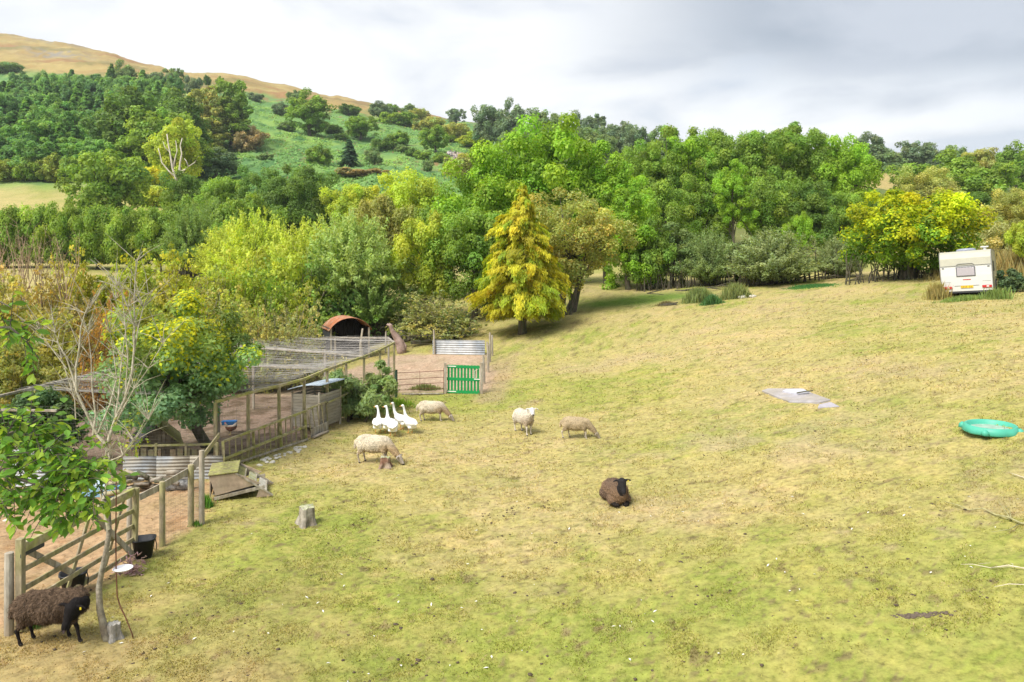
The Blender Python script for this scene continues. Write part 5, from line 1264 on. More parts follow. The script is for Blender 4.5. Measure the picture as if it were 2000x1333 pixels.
def stones():
    ms = [stone_mesh(i) for i in range(4)]; rng = random.Random(6)
    fs = sorted(rng.random() for _ in range(36)); OR_ = 'nearest second third fourth fifth sixth seventh eighth ninth tenth eleventh twelfth thirteenth fourteenth fifteenth sixteenth seventeenth eighteenth'.split()
    for i in range(36):
        f = fs[i]; px = 492+f*112+rng.gauss(0, 3); py = 908-f*46+rng.uniform(0, 9)+(3 if f > .3 else 0)
        g = P(px, py); o = link('pale_stone', ms[i % 4], None, up(g, .01)); s = rng.uniform(.035, .085); o.scale = (s, s*.8, s*.8); o.rotation_euler = (0, 0, rng.uniform(0, 6)); tag(o, 'pale stone, '+((OR_[i]+('' if i == 0 else ' nearest')) if i < 18 else (OR_[35-i].replace('nearest', 'farthest') if i == 35 else OR_[35-i]+' farthest'))+' in the row of stones along the run', 'stone', 'pale stones along the run')
    for px, py, s, lab in ((1430, 582, .45, 'large pale stone among the thistles'), (1448, 583, .3, 'small pale stone right of the large one in the thistles'), (1418, 584, .28, 'grey stone left of the large pale one'), (1386, 580, .3, 'pinkish stone between the two thistle clumps'), (1470, 581, .22, 'lowest pale stone at the right of the thistles')):
        g = P(px, py, 30); o = link('field_stone', ms[int(px) % 4], None, up(g, .05)); o.scale = (s, s*.7, s*.8); tag(o, lab, 'stone')
    tm = bpy.data.meshes.new('timber_scrap'); mb = MB(); mb.bar((-.5, 0, .06), (.5, .1, .1), .12, .1); mb.bar((-.3, .2, .1), (.6, .15, .2), .06, .06); q = mb.build('timber_scrap', BARK, None, bevel=.01, loc=P(1306, 598, 30)); tag(q, 'dark scrap timber left of the thistles', 'timber')
stones()

# ------------------------------------------------------------------ teal tub, slab, branches
def teal_tub():
    g = P(1935, 859); g = G(1935, g.y+.42); e = .5
    sx = (TZ(g.x+e, g.y)-TZ(g.x-e, g.y))/(2*e); sy = (TZ(g.x, g.y+e)-TZ(g.x, g.y-e))/(2*e); R = 49*g.y/F
    t = thing('sandpit_tub', 'round turquoise plastic sandpit tub lying in the grass on the right', 'sandpit', g); t.rotation_euler = (math.atan(sy)*.4, -math.atan(sx)*.15, .3)
    m = mat('turquoise_plastic', (.075, .40, .29), .45, .08, 4); mb = MB(); n = 64; ring = [(0, .02), (.95, .0), (1.0, .03), (.94, .11), (.89, .165), (.855, .175), (.815, .165), (.785, .09), (.74, .055), (0, .05)]; V = []; Fq = []
    for r, z in ring:
        for k in range(n):
            a = 2*math.pi*k/n; w = 1+(.035*math.cos(a*8) if .6 < r < .95 and z > .02 else 0)*0+(.05*max(0, math.cos(a*4))**6 if r > .9 else 0); V.append((r*R*w*math.cos(a), r*R*w*math.sin(a), z*.9))
    for i in range(len(ring)-1):
        for k in range(n): Fq.append((i*n+k, i*n+(k+1) % n, (i+1)*n+(k+1) % n, (i+1)*n+k))
    mb.add(V, Fq); mb.build('basin', m, t, True)
    for k in range(4):
        a = math.pi/2*k+.5; mb = MB(); c = V3(math.cos(a), math.sin(a), 0)*R*.97; mb.tube([c+V3(0, 0, .02), c+V3(0, 0, .09), c*.97+V3(0, 0, .13)], [.085, .065, .03], 12); mb.build('lug', m, t, True)
    mb = MB(); n = 40; mb.add([(R*.745*math.cos(2*math.pi*k/n), R*.745*math.sin(2*math.pi*k/n), .064) for k in range(n)]+[(0, 0, .07)], [(k, (k+1) % n, n) for k in range(n)]); mb.build('sand', mat('wet_sand', (.3, .42, .34), .6, .3, 8), t)
teal_tub()
def slab_poly(name, lab, pix, th, m, lift=0.0, cat='slab'):
    pts = [P(*p) for p in pix]; o = pts[0].copy(); n = len(pts); V = [tuple(up(p, lift+th)-o) for p in pts]+[tuple(up(p, lift-.05)-o) for p in pts]
    mb = MB(); mb.add(V, [tuple(range(n))[::-1] if False else tuple(range(n)), tuple(range(n, 2*n))[::-1]]+[(i, n+i, n+(i+1) % n, (i+1) % n) for i in range(n)])
    return tag(mb.build(name, m, None, bevel=.01, loc=o), lab, cat)
CON = mat('concrete', (.40, .38, .40), .9, .25, 3, (.33, .30, .27), .3)
slab_poly('concrete_slab', 'cracked grey concrete slab sunk in the pasture', [(1488, 766), (1500, 762), (1566, 762), (1586, 771), (1622, 784), (1600, 789), (1543, 788), (1515, 777)], .05, CON)
slab_poly('concrete_slab', 'broken lower corner slab beside the large concrete slab', [(1600, 792), (1622, 787), (1640, 796), (1597, 798)], .03, mat('concrete2', (.36, .34, .38), .9, .25, 3))
slab_poly('slab_cover', 'pale square cover lying on the concrete slab', [(1528, 770), (1535, 766.5), (1570, 766), (1580, 773), (1553, 775)], .05, mat('concrete3', (.48, .48, .54), .8, .2, 4), .05)
log('slab_stick', 'short dark stick across the pale slab cover', up(P(1556, 776), .12), up(P(1588, 773), .14), .02, BARK, 'stick', 6)
def sticks():
    def br(name, lab, pix, r, m, subs=()):
        mb = MB(); pts = [P(px, py) for px, py in pix]; o = pts[0].copy(); mb.tube([up(p, r+.015+.03*(i % 2))-o for i, p in enumerate(pts)], [r*.35+(r*.65)*i/(len(pts)-1) for i in range(len(pts))], 6)
        for sp in subs: q = [P(px, py) for px, py in sp]; mb.tube([up(p, .03+.07*i)-o for i, p in enumerate(q)], [r*.5, r*.35, r*.15][:len(q)] if len(q) == 3 else [r*.5, r*.15], 5)
        tag(mb.build(name, m, None, True, loc=o), lab, 'branch')
    mm = mat('lichen_branch', (.36, .34, .17), .9, .4, 12)
    br('fallen_branch', 'long forked dead branch in the grass at the right edge', [(1846, 984), (1870, 994), (1893, 1000), (1920, 1001), (1945, 1010), (1968, 1018), (1995, 1027), (2030, 1034)], .018, mm, [[(1975, 1020), (1962, 1008), (1950, 1000)], [(1975, 1020), (1972, 1010), (1962, 1008)], [(1990, 1028), (1970, 1048), (1936, 1062)], [(1975, 1020), (1955, 1021)]])
    bl = mat('bleached_twig', (.62, .55, .42), .9, .2, 12)
    br('fallen_twig', 'bleached forked twig below the long branch', [(1876, 1106), (1900, 1110), (1935, 1113), (1970, 1112), (2030, 1120)], .009, bl, [[(1935, 1113), (1975, 1122), (2020, 1136)], [(1912, 1106), (1935, 1114)]])
    br('fallen_twig', 'lowest bleached twig by the right edge', [(1942, 1150), (1970, 1149), (2030, 1147)], .008, bl)
    br('fallen_twig', 'bleached twig highest at the right edge', [(1970, 926), (1985, 934), (2030, 946)], .010, bl)
sticks()
def caravan():
    g = G(1890, 34.0); t = thing('caravan', 'white touring caravan seen from behind and tilting at the pasture edge', 'caravan', g)
    yaw = -math.radians(36.5); t.rotation_euler = (0, math.radians(-4.3), yaw)
    w, L_, z0, z1 = 2.08, 4.4, .16, 2.06
    prof = [(0, z0), (-.02, .9), (0, 1.36), (.07, 1.72), (.20, 1.95), (.42, z1), (L_-.7, z1+.02), (L_-.15, 1.6), (L_, 1.1), (L_-.2, z0)]
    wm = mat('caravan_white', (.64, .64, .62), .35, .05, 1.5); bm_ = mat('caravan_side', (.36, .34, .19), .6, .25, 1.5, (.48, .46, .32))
    n = len(prof)
    mb = MB(); V = [(-w/2, y, z) for y, z in prof]+[(w/2, y, z) for y, z in prof]
    mb.add(V, [(i, i+1, n+i+1, n+i) for i in range(n-1)]+[(n-1, 0, n, 2*n-1)]); mb.build('shell', wm, t)
    for s in (-1, 1):
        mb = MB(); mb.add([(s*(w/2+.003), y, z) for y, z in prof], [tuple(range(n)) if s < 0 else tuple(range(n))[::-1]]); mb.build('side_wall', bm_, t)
        mb = MB(); mb.tube([(s*w/2, y, z) for y, z in prof[:7]], .018, 6); mb.build('edge_trim', mat('trim_grey', (.3, .3, .29), .5), t, True)
        mb = MB(); mb.box((s*(w/2+.008), 1.5, 1.28), (.016, 1.0, .5)); fr = mb.build('side_window', DARK, t, bevel=.01)
        mb = MB(); mb.tube([(s*(w/2-.05)-.09, 2.1, .32), (s*(w/2-.05)+.09, 2.1, .32)], .31, 20); mb.build('wheel', BLACKP, t, True)
    # cream upper panel, its lower edge and the rear details
    cp = mat('caravan_cream', (.43, .42, .34), .45, .1, 2)
    mb = MB(); q = [(-.012, 1.38), (.052, 1.72), (.182, 1.96), (.40, z1+.006)]
    V = [(-w/2+.02, y-.006, z) for y, z in q]+[(w/2-.02, y-.006, z) for y, z in q]; k = len(q); mb.add(V, [(i, i+1, k+i+1, k+i) for i in range(k-1)]); mb.build('upper_panel', cp, t)
    mb = MB(); mb.bar((-w/2+.02, -.02, 1.375), (w/2-.02, -.02, 1.375), .02, .02); mb.build('panel_seam', mat('trim_grey', (.3, .3, .29)), t)
    mb = MB(); mb.bar((-.28, -.03, 1.46), (.28, -.03, 1.46), .03, .02); mb.bar((-.28, -.03, 1.46), (-.36, -.03, 1.40), .03, .02); mb.bar((.28, -.03, 1.46), (.36, -.03, 1.40), .03, .02); mb.build('grab_rail', mat('trim_grey', (.3, .3, .29)), t)
    mb = MB(); mb.box((0, -.03, 1.08), (.78, .03, .46)); wf = mb.build('window', mat('window_frame', (.13, .13, .14), .5), t, bevel=.012)
    mb = MB(); mb.box((0, -.048, 1.08), (.70, .012, .38)); mb.build('pane', mat('drawn_blind', (.42, .39, .42), .15, .08, 2), wf, bevel=.006)
    mb = MB(); mb.box((.02, -.02, .70), (.32, .02, .03)); mb.build('brake_light', mat('red_lens', (.5, .03, .03), .3), t)
    mb = MB(); mb.bar((-.5, -.018, .42), (.5, -.018, .42), .02, .015); mb.build('bumper_seam', mat('trim_grey', (.3, .3, .29)), t)
    pl = None; mb = MB(); mb.box((0, -.03, .36), (.50, .012, .11)); pl = mb.build('number_plate', mat('plate_yellow', (.75, .50, .03), .5), t)
    mb = MB()
    for i in range(7):
        if i == 4: continue
        mb.box((-.2+.062*i, -.038, .36), (.034, .004, .065))
    mb.build('plate_characters', mat('plate_mark', (.30, .20, .03), .6), pl)
    for s in (-1, 1):
        mb = MB(); mb.box((s*.80, -.03, .34), (.38, .03, .12)); hl = mb.build('taillight', mat('red_lens', (.5, .03, .03), .3), t, bevel=.01)
        mb = MB(); mb.box((s*.80+.03, -.048, .345), (.10, .012, .06)); mb.build('clear_lens', mat('clear_lens', (.75, .7, .68), .3), hl)
        mb = MB(); mb.box((s*.92, -.02, 1.28), (.09, .02, .035)); mb.build('marker_lamp', DARK, t)
        mb = MB(); mb.box((s*.80, -.014, .60), (.34, .012, .012)); mb.build('locker_seam', mat('trim_grey', (.3, .3, .29)), t)
    mb = MB(); mb.tube([(0, 1.2, z1+.02), (0, 1.2, z1+.10), (0, 1.2, z1+.14)], [.42, .40, .30], 20); sk = mb.build('skylight', mat('skylight', (.28, .30, .38), .25), t, True); sk.scale = (1, 1, 1)
    mb = MB(); mb.tube([(.78, 1.0, z1), (.78, 1.0, z1+.14)], .07, 12); mb.box((.78, 1.0, z1+.16), (.32, .26, .05)); mb.build('roof_vent', wm, t)
    mb = MB(); mb.box((0, 1.8, .12), (1.6, 3.6, .1)); mb.build('chassis', DARK, t)
    for s in (-1, 1): mb = MB(); mb.bar((s*.75, .25, .14), (s*.75, .35, -.35), .05, .05); mb.build('corner_steady', DARK, t)
    t.location.z += .12
caravan()

# ------------------------------------------------------------------ hillside features
def rock_outcrop():
    g = P(897, 316, 100); s = g.y/F; rng = np.random.default_rng(3); V = []; Fq = []; nx, nz = 26, 12
    for j in range(nz+1):
        for i in range(nx+1):
            u, v = i/nx, j/nz; x = (u-.5)*50*s; z = v*27*s*(1-.55*max(0, u-.5)*2)-1; y = 3*v+1.5*math.sin(u*9+v*4)+rng.normal(0, .5)-5*math.sin(math.pi*u)*(1-v)
            V.append((x+rng.normal(0, .3), y, z+rng.normal(0, .35)))
    for j in range(nz):
        for i in range(nx): k = j*(nx+1)+i; Fq.append((k, k+1, k+nx+2, k+nx+1))
    V2 = [(x*.9, y+9, z*.5-2) for x, y, z in V]; o = len(V); mb = MB(); mb.add(V, Fq)
    mb.add([(x, y+7+abs(x)*.1, z-1.5) for x, y, z in V[-(nx+1):]]+V[-(nx+1):], [(i, nx+1+i, nx+2+i, i+1) for i in range(nx)])
    tag(mb.build('rock_face', mat('rock_face2', (.42, .38, .38), .9, .45, .5, (.33, .25, .16)), None, loc=g), 'bare grey rock face at the right of the bracken slope', 'rock')
    g = P(912, 344, 80); s = g.y/F; mb = MB(); mb.tube([(0, 0, -.3), (0, 0, 2*s), (0, 0, 8*s), (0, 0, 13*s)], [3.5*s, 4*s, 2.6*s, .3*s], 9); tag(mb.build('dead_conifer', mat('rusty_needles', (.42, .13, .06), .9, .4, 2), None, loc=g), 'tiny rust red dead conifer under the rock face', 'tree')
rock_outcrop()
def white_limbs():
    d = 147; g = G(343, d); q = lambda px, py, y=0: W(px, py, d+y)-g; m = mat('white_bark', (.62, .56, .47), .8, .2, 1); mb = MB(); s = d/F
    for pts, r in [([(345, 356), (343, 347), (337, 330), (333, 305), (328, 277), (326, 262)], 2.6), ([(343, 347), (330, 335), (316, 318), (312, 300), (309, 290)], 1.8), ([(345, 350), (350, 338), (352, 318), (355, 300), (352, 285), (356, 270)], 2.2), ([(352, 336), (361, 332), (368, 326), (364, 315), (360, 310)], 1.5), ([(338, 330), (342, 310), (346, 295), (343, 275)], 1.5), ([(350, 340), (357, 338), (362, 330)], 1.2), ([(368, 326), (380, 318), (388, 305)], 1.0), ([(333, 300), (322, 288), (318, 276)], 1.0)]:
        n = len(pts); mb.tube([q(px, py, -5.5) for px, py in pts], [r*s*(1-.65*i/(n-1)) for i in range(n)], 6)
    tag(mb.build('dead_ash_limbs', m, None, True, loc=g), 'bare bleached ash limbs in front of the lime green crown', 'dead tree')
white_limbs()
# ------------------------------------------------------------------ animals
def blob_body(name, chains, voxel, shade, smooth=6, noise=0.0, nf=30.0, seed=0):
    """one continuous surface grown round tapered chains [(kind, [(p, (rx,ry,rz) or r), ...])]"""
    import bmesh as bmh
    b = bmh.new(); segs = []
    for kind, ch in chains:
        ch = [(Vector(p), Vector((r, r, r)) if not hasattr(r, '__len__') else Vector(r)) for p, r in ch]
        for i, (p, r) in enumerate(ch):
            nx = ch[i+1] if i+1 < len(ch) else (p, r); n = max(1, int((nx[0]-p).length/(min(r.x, r.y, r.z, nx[1].x)*.35))) if i+1 < len(ch) else 1
            for k in range(n):
                f = k/n; q = p.lerp(nx[0], f); rr = r.lerp(nx[1], f)
                bmh.ops.create_icosphere(b, subdivisions=2, radius=1.0, matrix=Matrix.Translation(q) @ Matrix.Diagonal((rr.x, rr.y, rr.z, 1)))
                segs.append((kind, tuple(q), tuple(rr)))
    me = bpy.data.meshes.new('tmp'); b.to_mesh(me); b.free()
    o = bpy.data.objects.new('tmp', me); C.objects.link(o)
    m = o.modifiers.new('r', 'REMESH'); m.mode = 'VOXEL'; m.voxel_size = voxel; m.use_smooth_shade = True
    s = o.modifiers.new('s', 'SMOOTH'); s.iterations = smooth; s.factor = .5
    dg = bpy.context.evaluated_depsgraph_get(); dg.update(); ev = bpy.data.meshes.new_from_object(o.evaluated_get(dg))
    bpy.data.objects.remove(o); bpy.data.meshes.remove(me)
    n = len(ev.vertices); V = np.empty(n*3, np.float32); ev.vertices.foreach_get('co', V); V = V.reshape(-1, 3)
    kinds = sorted(set(k for k, _, _ in segs)); D = {}
    for k in kinds:
        d = np.full(n, 9.0)
        for kk, q, rr in segs:
            if kk == k: d = np.minimum(d, np.linalg.norm((V-np.array(q))/np.array(rr), axis=1))
        D[k] = d
    K = np.array(kinds)[np.argmin(np.stack([D[k] for k in kinds]), 0)]
    if noise:
        Nn = np.empty(n*3, np.float32); ev.vertices.foreach_get('normal', Nn); Nn = Nn.reshape(-1, 3)
        w = (fbm(V[:, 0]*nf*.55+V[:, 2]*nf*.2+seed*9+50, V[:, 2]*nf*.5+V[:, 1]*nf*.4+50, 3, seed)-.5)*5
        rj = np.random.default_rng(seed).normal(0, .35, n)
        V = V + Nn*((w+rj)*noise*(K == 'wool'))[:, None]
        ev.vertices.foreach_set('co', V.astype(np.float32).ravel())
    col = shade(V, K); a = ev.color_attributes.new('lc', 'FLOAT_COLOR', 'POINT')
    a.data.foreach_set('color', np.concatenate([col, np.ones((n, 1))], 1).astype(np.float32).ravel())
    ev.materials.clear(); ev.materials.append(WOOL if any(k == 'wool' for k in kinds) else PLUME)
    ev.name = name; ev.polygons.foreach_set('use_smooth', [True]*len(ev.polygons)); ev.update()
    return ev
WOOL = mat('fleece', (1, 1, 1), .95, .22, 34, bump=.9, spec=.1, attr='lc')
PLUME = mat('plumage', (1, 1, 1), .7, .05, 20, spec=.2, attr='lc')
EYE = mat('eye', (.015, .012, .01), .2)
TAGY = mat('ear_tag_yellow', (.7, .55, .03), .5)
def sheep(loc, rz, scale, label, pose, wool, skin, leg, tan=None, face=None, noise=.006, sx=0, build=1.0, dead=None, shag=.5):
    b = build; ch = []
    lie = pose == 'lie'; dz = -.26 if lie else 0
    if pose != 'lie':
        ch.append(('wool', [((-.38, 0, .53), (.15, .165*b, .18)), ((-.28, 0, .515), (.19, .205*b, .225)), ((-.05, 0, .495), (.2, .225*b, .235)), ((.17, 0, .51), (.19, .20*b, .22)), ((.29, 0, .53), (.14, .155*b, .18))]))
        hx = [.04, -.03] if pose != 'graze2' else [.1, -.08]
        for s, q in ((1, hx[0]), (-1, hx[1])):
            ch.append(('wool', [((-.33, s*.10, .47), .125), ((-.33+q*.4, s*.105, .36), .085), ((-.37+q*.7, s*.10, .29), .05)]))
            ch.append(('leg', [((-.38+q*.7, s*.10, .27), .036), ((-.42+q, s*.10, .22), .030), ((-.39+q, s*.10, .10), .023), ((-.38+q, s*.10, .05), .026), ((-.365+q, s*.10, .022), (.036, .028, .024))]))
        fx = [-.03, .05] if pose != 'turn' else [-.13, .10]
        for s, q in ((1, fx[0]), (-1, fx[1])):
            ch.append(('wool', [((.26, s*.085, .42), .09), ((.27+q*.3, s*.09, .33), .055)]))
            ch.append(('leg', [((.27+q*.4, s*.09, .31), .036), ((.28+q*.7, s*.09, .22), .030), ((.27+q, s*.09, .10), .022), ((.28+q, s*.09, .05), .026), ((.295+q, s*.09, .022), (.036, .028, .024))]))
        ch.append(('wool', [((-.52, 0, .55), .05), ((-.57, 0, .47), .035), ((-.57, 0, .38), .028)]))
    else:
        ch.append(('wool', [((-.40, .03, .20), (.17, .22, .19)), ((-.2, .02, .22), (.22, .27, .235)), ((.05, 0, .24), (.2, .255, .235)), ((.22, 0, .25), (.15, .19, .2))]))
        ch.append(('wool', [((-.24, .15, .13), (.18, .13, .12)), ((.16, -.16, .12), (.12, .10, .11)), ((.16, .16, .12), (.12, .10, .11))]))
        ch.append(('wool', [((-.24, -.15, .13), (.18, .13, .12))]))
        for s in (1, -1):
            ch.append(('leg', [((.20, s*.17, .07), .05), ((.34, s*.13, .05), .042), ((.36, s*.08, .045), .035), ((.24, s*.07, .04), .03)]))
        ch.append(('leg', [((-.32, .33, .05), .04), ((-.15, .36, .04), .032), ((-.08, .36, .03), .03)]))
    if pose.startswith('graze'):
        hb = Vector((.66, 0, .19)); ht = Vector((.76, 0, .045)); nk = [((.34, 0, .54), (.12, .125, .14)), ((.48, 0, .40), .10), ((.60, 0, .27), .078)]; ud = Vector((.72, 0, .55)).normalized()
    elif pose == 'up':
        hb = Vector((.47, 0, .80)); ht = Vector((.60, -.035, .71)); nk = [((.32, 0, .58), (.13, .14, .15)), ((.40, 0, .68), .105), ((.45, 0, .76), .078)]; ud = Vector((.2, 0, 1)).normalized()
    elif pose == 'turn':
        hb = Vector((.36, -.27, .57)); ht = Vector((.32, -.37, .37)); nk = [((.30, 0, .57), (.15, .16, .18)), ((.38, -.08, .57), (.13, .13, .15)), ((.38, -.17, .58), .105)]; ud = Vector((.05, -.45, .8)).normalized()
    else:
        hb = Vector((.36, 0, .53)); ht = Vector((.46, 0, .36)); nk = [((.26, 0, .26), (.11, .11, .14)), ((.31, 0, .37), .095), ((.34, 0, .47), .08)]; ud = Vector((.45, 0, .8)).normalized()
    hd = (ht-hb).normalized(); sd_ = hd.cross(ud).normalized()
    if sd_.length < .5: sd_ = Vector((0, 1, 0))
    neckskin = dead == 'neck'
    ch.append(('skin' if neckskin else 'wool', nk if pose != 'turn' else nk[:2]))
    if pose == 'turn': ch.append(('skin', [((.40, -.10, .57), .125), nk[2], ((.34, -.20, .46), .09)]))
    hk = 1.22 if (lie or pose == 'turn') else 1.05
    ch.append(('skin', [(hb, .078*hk), (hb+hd*.06, .066*hk), (hb+hd*.13, .050*hk), (ht+hd*.0, .044*hk), (ht+hd*.02, .038*hk)]))
    for s in (1, -1):
        e0 = hb+sd_*s*.06-hd*.02+ud*.02; ch.append(('skin', [(e0, .024), (e0+sd_*s*.065-hd*.01, (.028, .028, .024)), (e0+sd_*s*.135+hd*.01, .014)]))
    def shade(V, K):
        n = len(V); rn = np.random.default_rng(sx); w = np.zeros((n, 3))+np.array(wool)
        pt = np.sin(V[:, 0]*11+sx)*np.sin(V[:, 2]*13+V[:, 1]*9)
        w = w*(1+.10*pt)[:, None]
        if tan is not None:
            f = np.clip((V[:, 0]-.02)*3+.3*pt, 0, 1)*np.clip((.66-V[:, 2])*4, 0, 1); f = np.maximum(f, np.clip((.42-V[:, 2])*5, 0, 1)*(V[:, 2] > .25)); w = w*(1-f)[:, None]+np.array(tan)*f[:, None]
        k = (K == 'skin')[:, None]; w = np.where(k, np.array(face or skin), w); w = np.where((K == 'leg')[:, None], np.array(leg), w)
        muz = np.linalg.norm(V-np.array(ht+hd*.045), axis=1) < .03; w = np.where(muz[:, None], np.array((.08, .06, .06)), w)
        if not lie: w = np.where((V[:, 2] < .035)[:, None], np.array((.05, .045, .04)), w)
        return w*(1+rn.normal(0, .05, (n, 1)))
    t = thing('sheep', label, 'sheep', loc, rz); t.scale = (scale,)*3
    link('body', blob_body('body', ch, .0125, shade, 5, noise, 34, sx), t)
    if shag:
        me = bpy.data.objects[bpy.context.scene.collection.objects[-1].name].data; n_ = len(me.vertices); V = np.empty(n_*3, np.float32); me.vertices.foreach_get('co', V); V = V.reshape(-1, 3); Nn = np.empty(n_*3, np.float32); me.vertices.foreach_get('normal', Nn); Nn = Nn.reshape(-1, 3)
        cl_ = np.empty(n_*4, np.float32); me.color_attributes['lc'].data.foreach_get('color', cl_); cl_ = cl_.reshape(-1, 4)[:, :3]; r_ = np.random.default_rng(5); k = (cl_[:, 0] > .05) & (V[:, 2] > .25*(not lie)) & (r_.random(n_) < .75); V, Nn, cl_ = V[k], Nn[k], cl_[k]; m_ = len(V)
        d_ = nrm(Nn*.6+np.array([-.35, 0, -.55])+r_.normal(0, .25, (m_, 3))); ln = r_.uniform(.02, .045, (m_, 1))*(shag); t_ = nrm(np.cross(d_, Nn+r_.normal(0, .2, (m_, 3))))*.0045
        VV = np.stack([V-t_, V+t_, V+d_*ln+t_*.3, V+d_*ln-t_*.3], 1).reshape(-1, 3); link('fleece', mesh_np('fleece', VV, np.arange(m_*4).reshape(-1, 4), WOOL, np.repeat(cl_*r_.uniform(.6, 1.9, (m_, 1)), 4, 0)), t)
    for s in (1, -1):
        mb = MB(); p = hb+hd*.045+sd_*s*.055+ud*.012; mb.tube([p-sd_*s*.006, p+sd_*s*.004, p+sd_*s*.008], [.011, .010, .004], 8); mb.build('eye', EYE, t, True)
    if leg[0] < .1 or pose == 'up':
        e0 = hb+sd_*-.06-hd*.02+ud*.02-sd_*.07; mb = MB(); mb.box(e0+ud*.01+hd*.02, (.02, .02, .035)); mb.build('ear_tag', TAGY, t)
    return t
CW = (.60, .53, .41); TN = (.43, .31, .18); PW = (.60, .56, .49)
def feet(px, py): return P(px, py)
sheep(feet(733, 905), math.radians(-14), 1.0, 'cream sheep grazing over the small reddish stump', 'graze', CW, PW, (.40, .34, .27), TN, (.44, .38, .32), sx=1)
sheep(feet(845, 823), math.radians(-8), .92, 'cream sheep grazing in front of the green gate', 'graze', CW, PW, (.48, .42, .34), (.36, .26, .16), (.42, .36, .3), sx=2)
sheep(feet(1024, 847), math.radians(-62), .97, 'whitest sheep standing with its head up facing the camera', 'up', (.56, .51, .42), PW, (.58, .52, .45), (.40, .31, .22), (.66, .64, .62), sx=3)
sheep(feet(1127, 857), math.radians(-16), .84, 'smaller tan sheep grazing right of the white one', 'graze2', (.45, .36, .23), PW, (.50, .44, .35), (.34, .26, .16), (.33, .28, .21), sx=4)
sheep(feet(1203, 981), math.radians(-78), .98, 'brown black faced sheep lying down facing the camera', 'lie', (.125, .085, .06), (.022, .02, .021), (.022, .018, .016), (.20, .13, .08), (.028, .026, .028), sx=5, dead='neck')
bs = sheep(P(106, 1252), math.radians(7), .93, 'shaggy brown black faced sheep standing at the left by the gate', 'turn', (.115, .078, .052), (.016, .013, .013), (.022, .018, .018), (.085, .057, .04), (.015, .013, .013), noise=.012, sx=6, build=1.05, shag=1.0)
def goose(px, py, rz, pose, label, seed):
    g = P(px, py); t = thing('goose', label, 'goose', g, rz, 'white geese standing together'); t.scale = (1.02,)*3
    ch = [('w', [((-.30, 0, .30), (.05, .05, .03)), ((-.20, 0, .29), (.10, .10, .08)), ((-.04, 0, .30), (.17, .155, .15)), ((.10, 0, .33), (.14, .13, .14)), ((.18, 0, .38), (.08, .08, .10))]),
          ('w', [((-.12, .08, .20), (.08, .06, .06)), ((-.12, -.08, .20), (.08, .06, .06))])]
    if pose == 'up': nk = [(.18, 0, .40), (.22, 0, .52), (.21, .01, .64), (.22, .03, .74)]; hd = Vector((.2, 1, -.25)).normalized(); hp = Vector((.22, .045, .765))
    elif pose == 'lean': nk = [(.18, 0, .40), (.24, .03, .52), (.26, .05, .66), (.26, .08, .77)]; hd = Vector((.15, 1, -.15)).normalized(); hp = Vector((.26, .10, .80))
    else: nk = [(.18, 0, .38), (.30, 0, .34), (.38, 0, .22), (.42, 0, .12)]; hd = Vector((.7, 0, -.7)); hp = Vector((.44, 0, .08))
    ch.append(('w', [(nk[0], .07), (nk[1], .048), (nk[2], .036), (nk[3], .034), (tuple(hp), .038), (tuple(hp+hd*.035), .030)]))
    ch.append(('o', [(tuple(hp+hd*.055), .022), (tuple(hp+hd*.085), .017), (tuple(hp+hd*.11), (.013, .013, .009))]))
    for s in (1, -1):
        ch.append(('o', [((-.04, s*.07, .19), .017), ((-.02, s*.07, .1), .012), ((-.03, s*.07, .02), .013), ((.02, s*.07, .012), (.03, .022, .011)), ((.05, s*.07, .01), (.02, .03, .009))]))
    rn = np.random.default_rng(seed)
    def shade(V, K):
        w = np.zeros((len(V), 3))+np.array((.86, .86, .85)); w = np.where((K == 'o')[:, None], np.array((.72, .33, .10)), w); return w*(1+rn.normal(0, .02, (len(V), 1)))
    link('body', blob_body('body', ch, .0115, shade, 5), t)
    for s in (1, -1):   # folded wings, a little proud of the body
        me = blob_body('wing', [('w', [((.10, s*.115, .36), (.08, .035, .07)), ((-.04, s*.130, .33), (.13, .035, .08)), ((-.2, s*.085, .32), (.10, .03, .04)), ((-.30, s*.04, .325), (.06, .02, .02))])], .012, lambda V, K: np.zeros((len(V), 3))+.84, 4)
        link('wing', me, t)
    return t
goose(738, 846, math.radians(95), 'up', 'leftmost white goose standing apart with its neck up', 1)
goose(757, 846, math.radians(100), 'up', 'second white goose from the left with its head turned aside', 2)
goose(767, 852, math.radians(98), 'down', 'foremost white goose showing only its rounded back', 3)
goose(784, 839, math.radians(150), 'lean', 'tallest white goose behind the others looking left', 4)
goose(801, 846, math.radians(128), 'lean', 'rightmost white goose with its tail towards the right', 5)
def hen(g, rz, label, c1, c2, s=1.0):
    t = thing('hen', label, 'hen', g, rz); t.scale = (s,)*3
    ch = [('b', [((-.16, 0, .30), (.04, .03, .07)), ((-.10, 0, .22), (.08, .07, .08)), ((.0, 0, .19), (.10, .085, .09)), ((.08, 0, .22), (.06, .055, .07)), ((.12, 0, .30), .035), ((.13, 0, .34), .03)]), ('r', [((.165, 0, .335), .012), ((.14, 0, .375), (.03, .01, .018)), ((.14, 0, .30), (.012, .01, .02))]), ('l', [((.0, .04, .12), .012), ((0, .04, .02), .009), ((.03, .04, .01), (.03, .015, .008))]), ('l', [((.0, -.04, .12), .012), ((0, -.04, .02), .009), ((.03, -.04, .01), (.03, .015, .008))])]
    def shade(V, K):
        w = np.zeros((len(V), 3))+np.array(c1); w = np.where((V[:, 2] > .26)[:, None], np.array(c2), w); w = np.where((K == 'r')[:, None], np.array((.5, .04, .03)), w); return np.where((K == 'l')[:, None], np.array((.5, .38, .12)), w)
    link('body', blob_body('body', ch, .011, shade, 3), t)
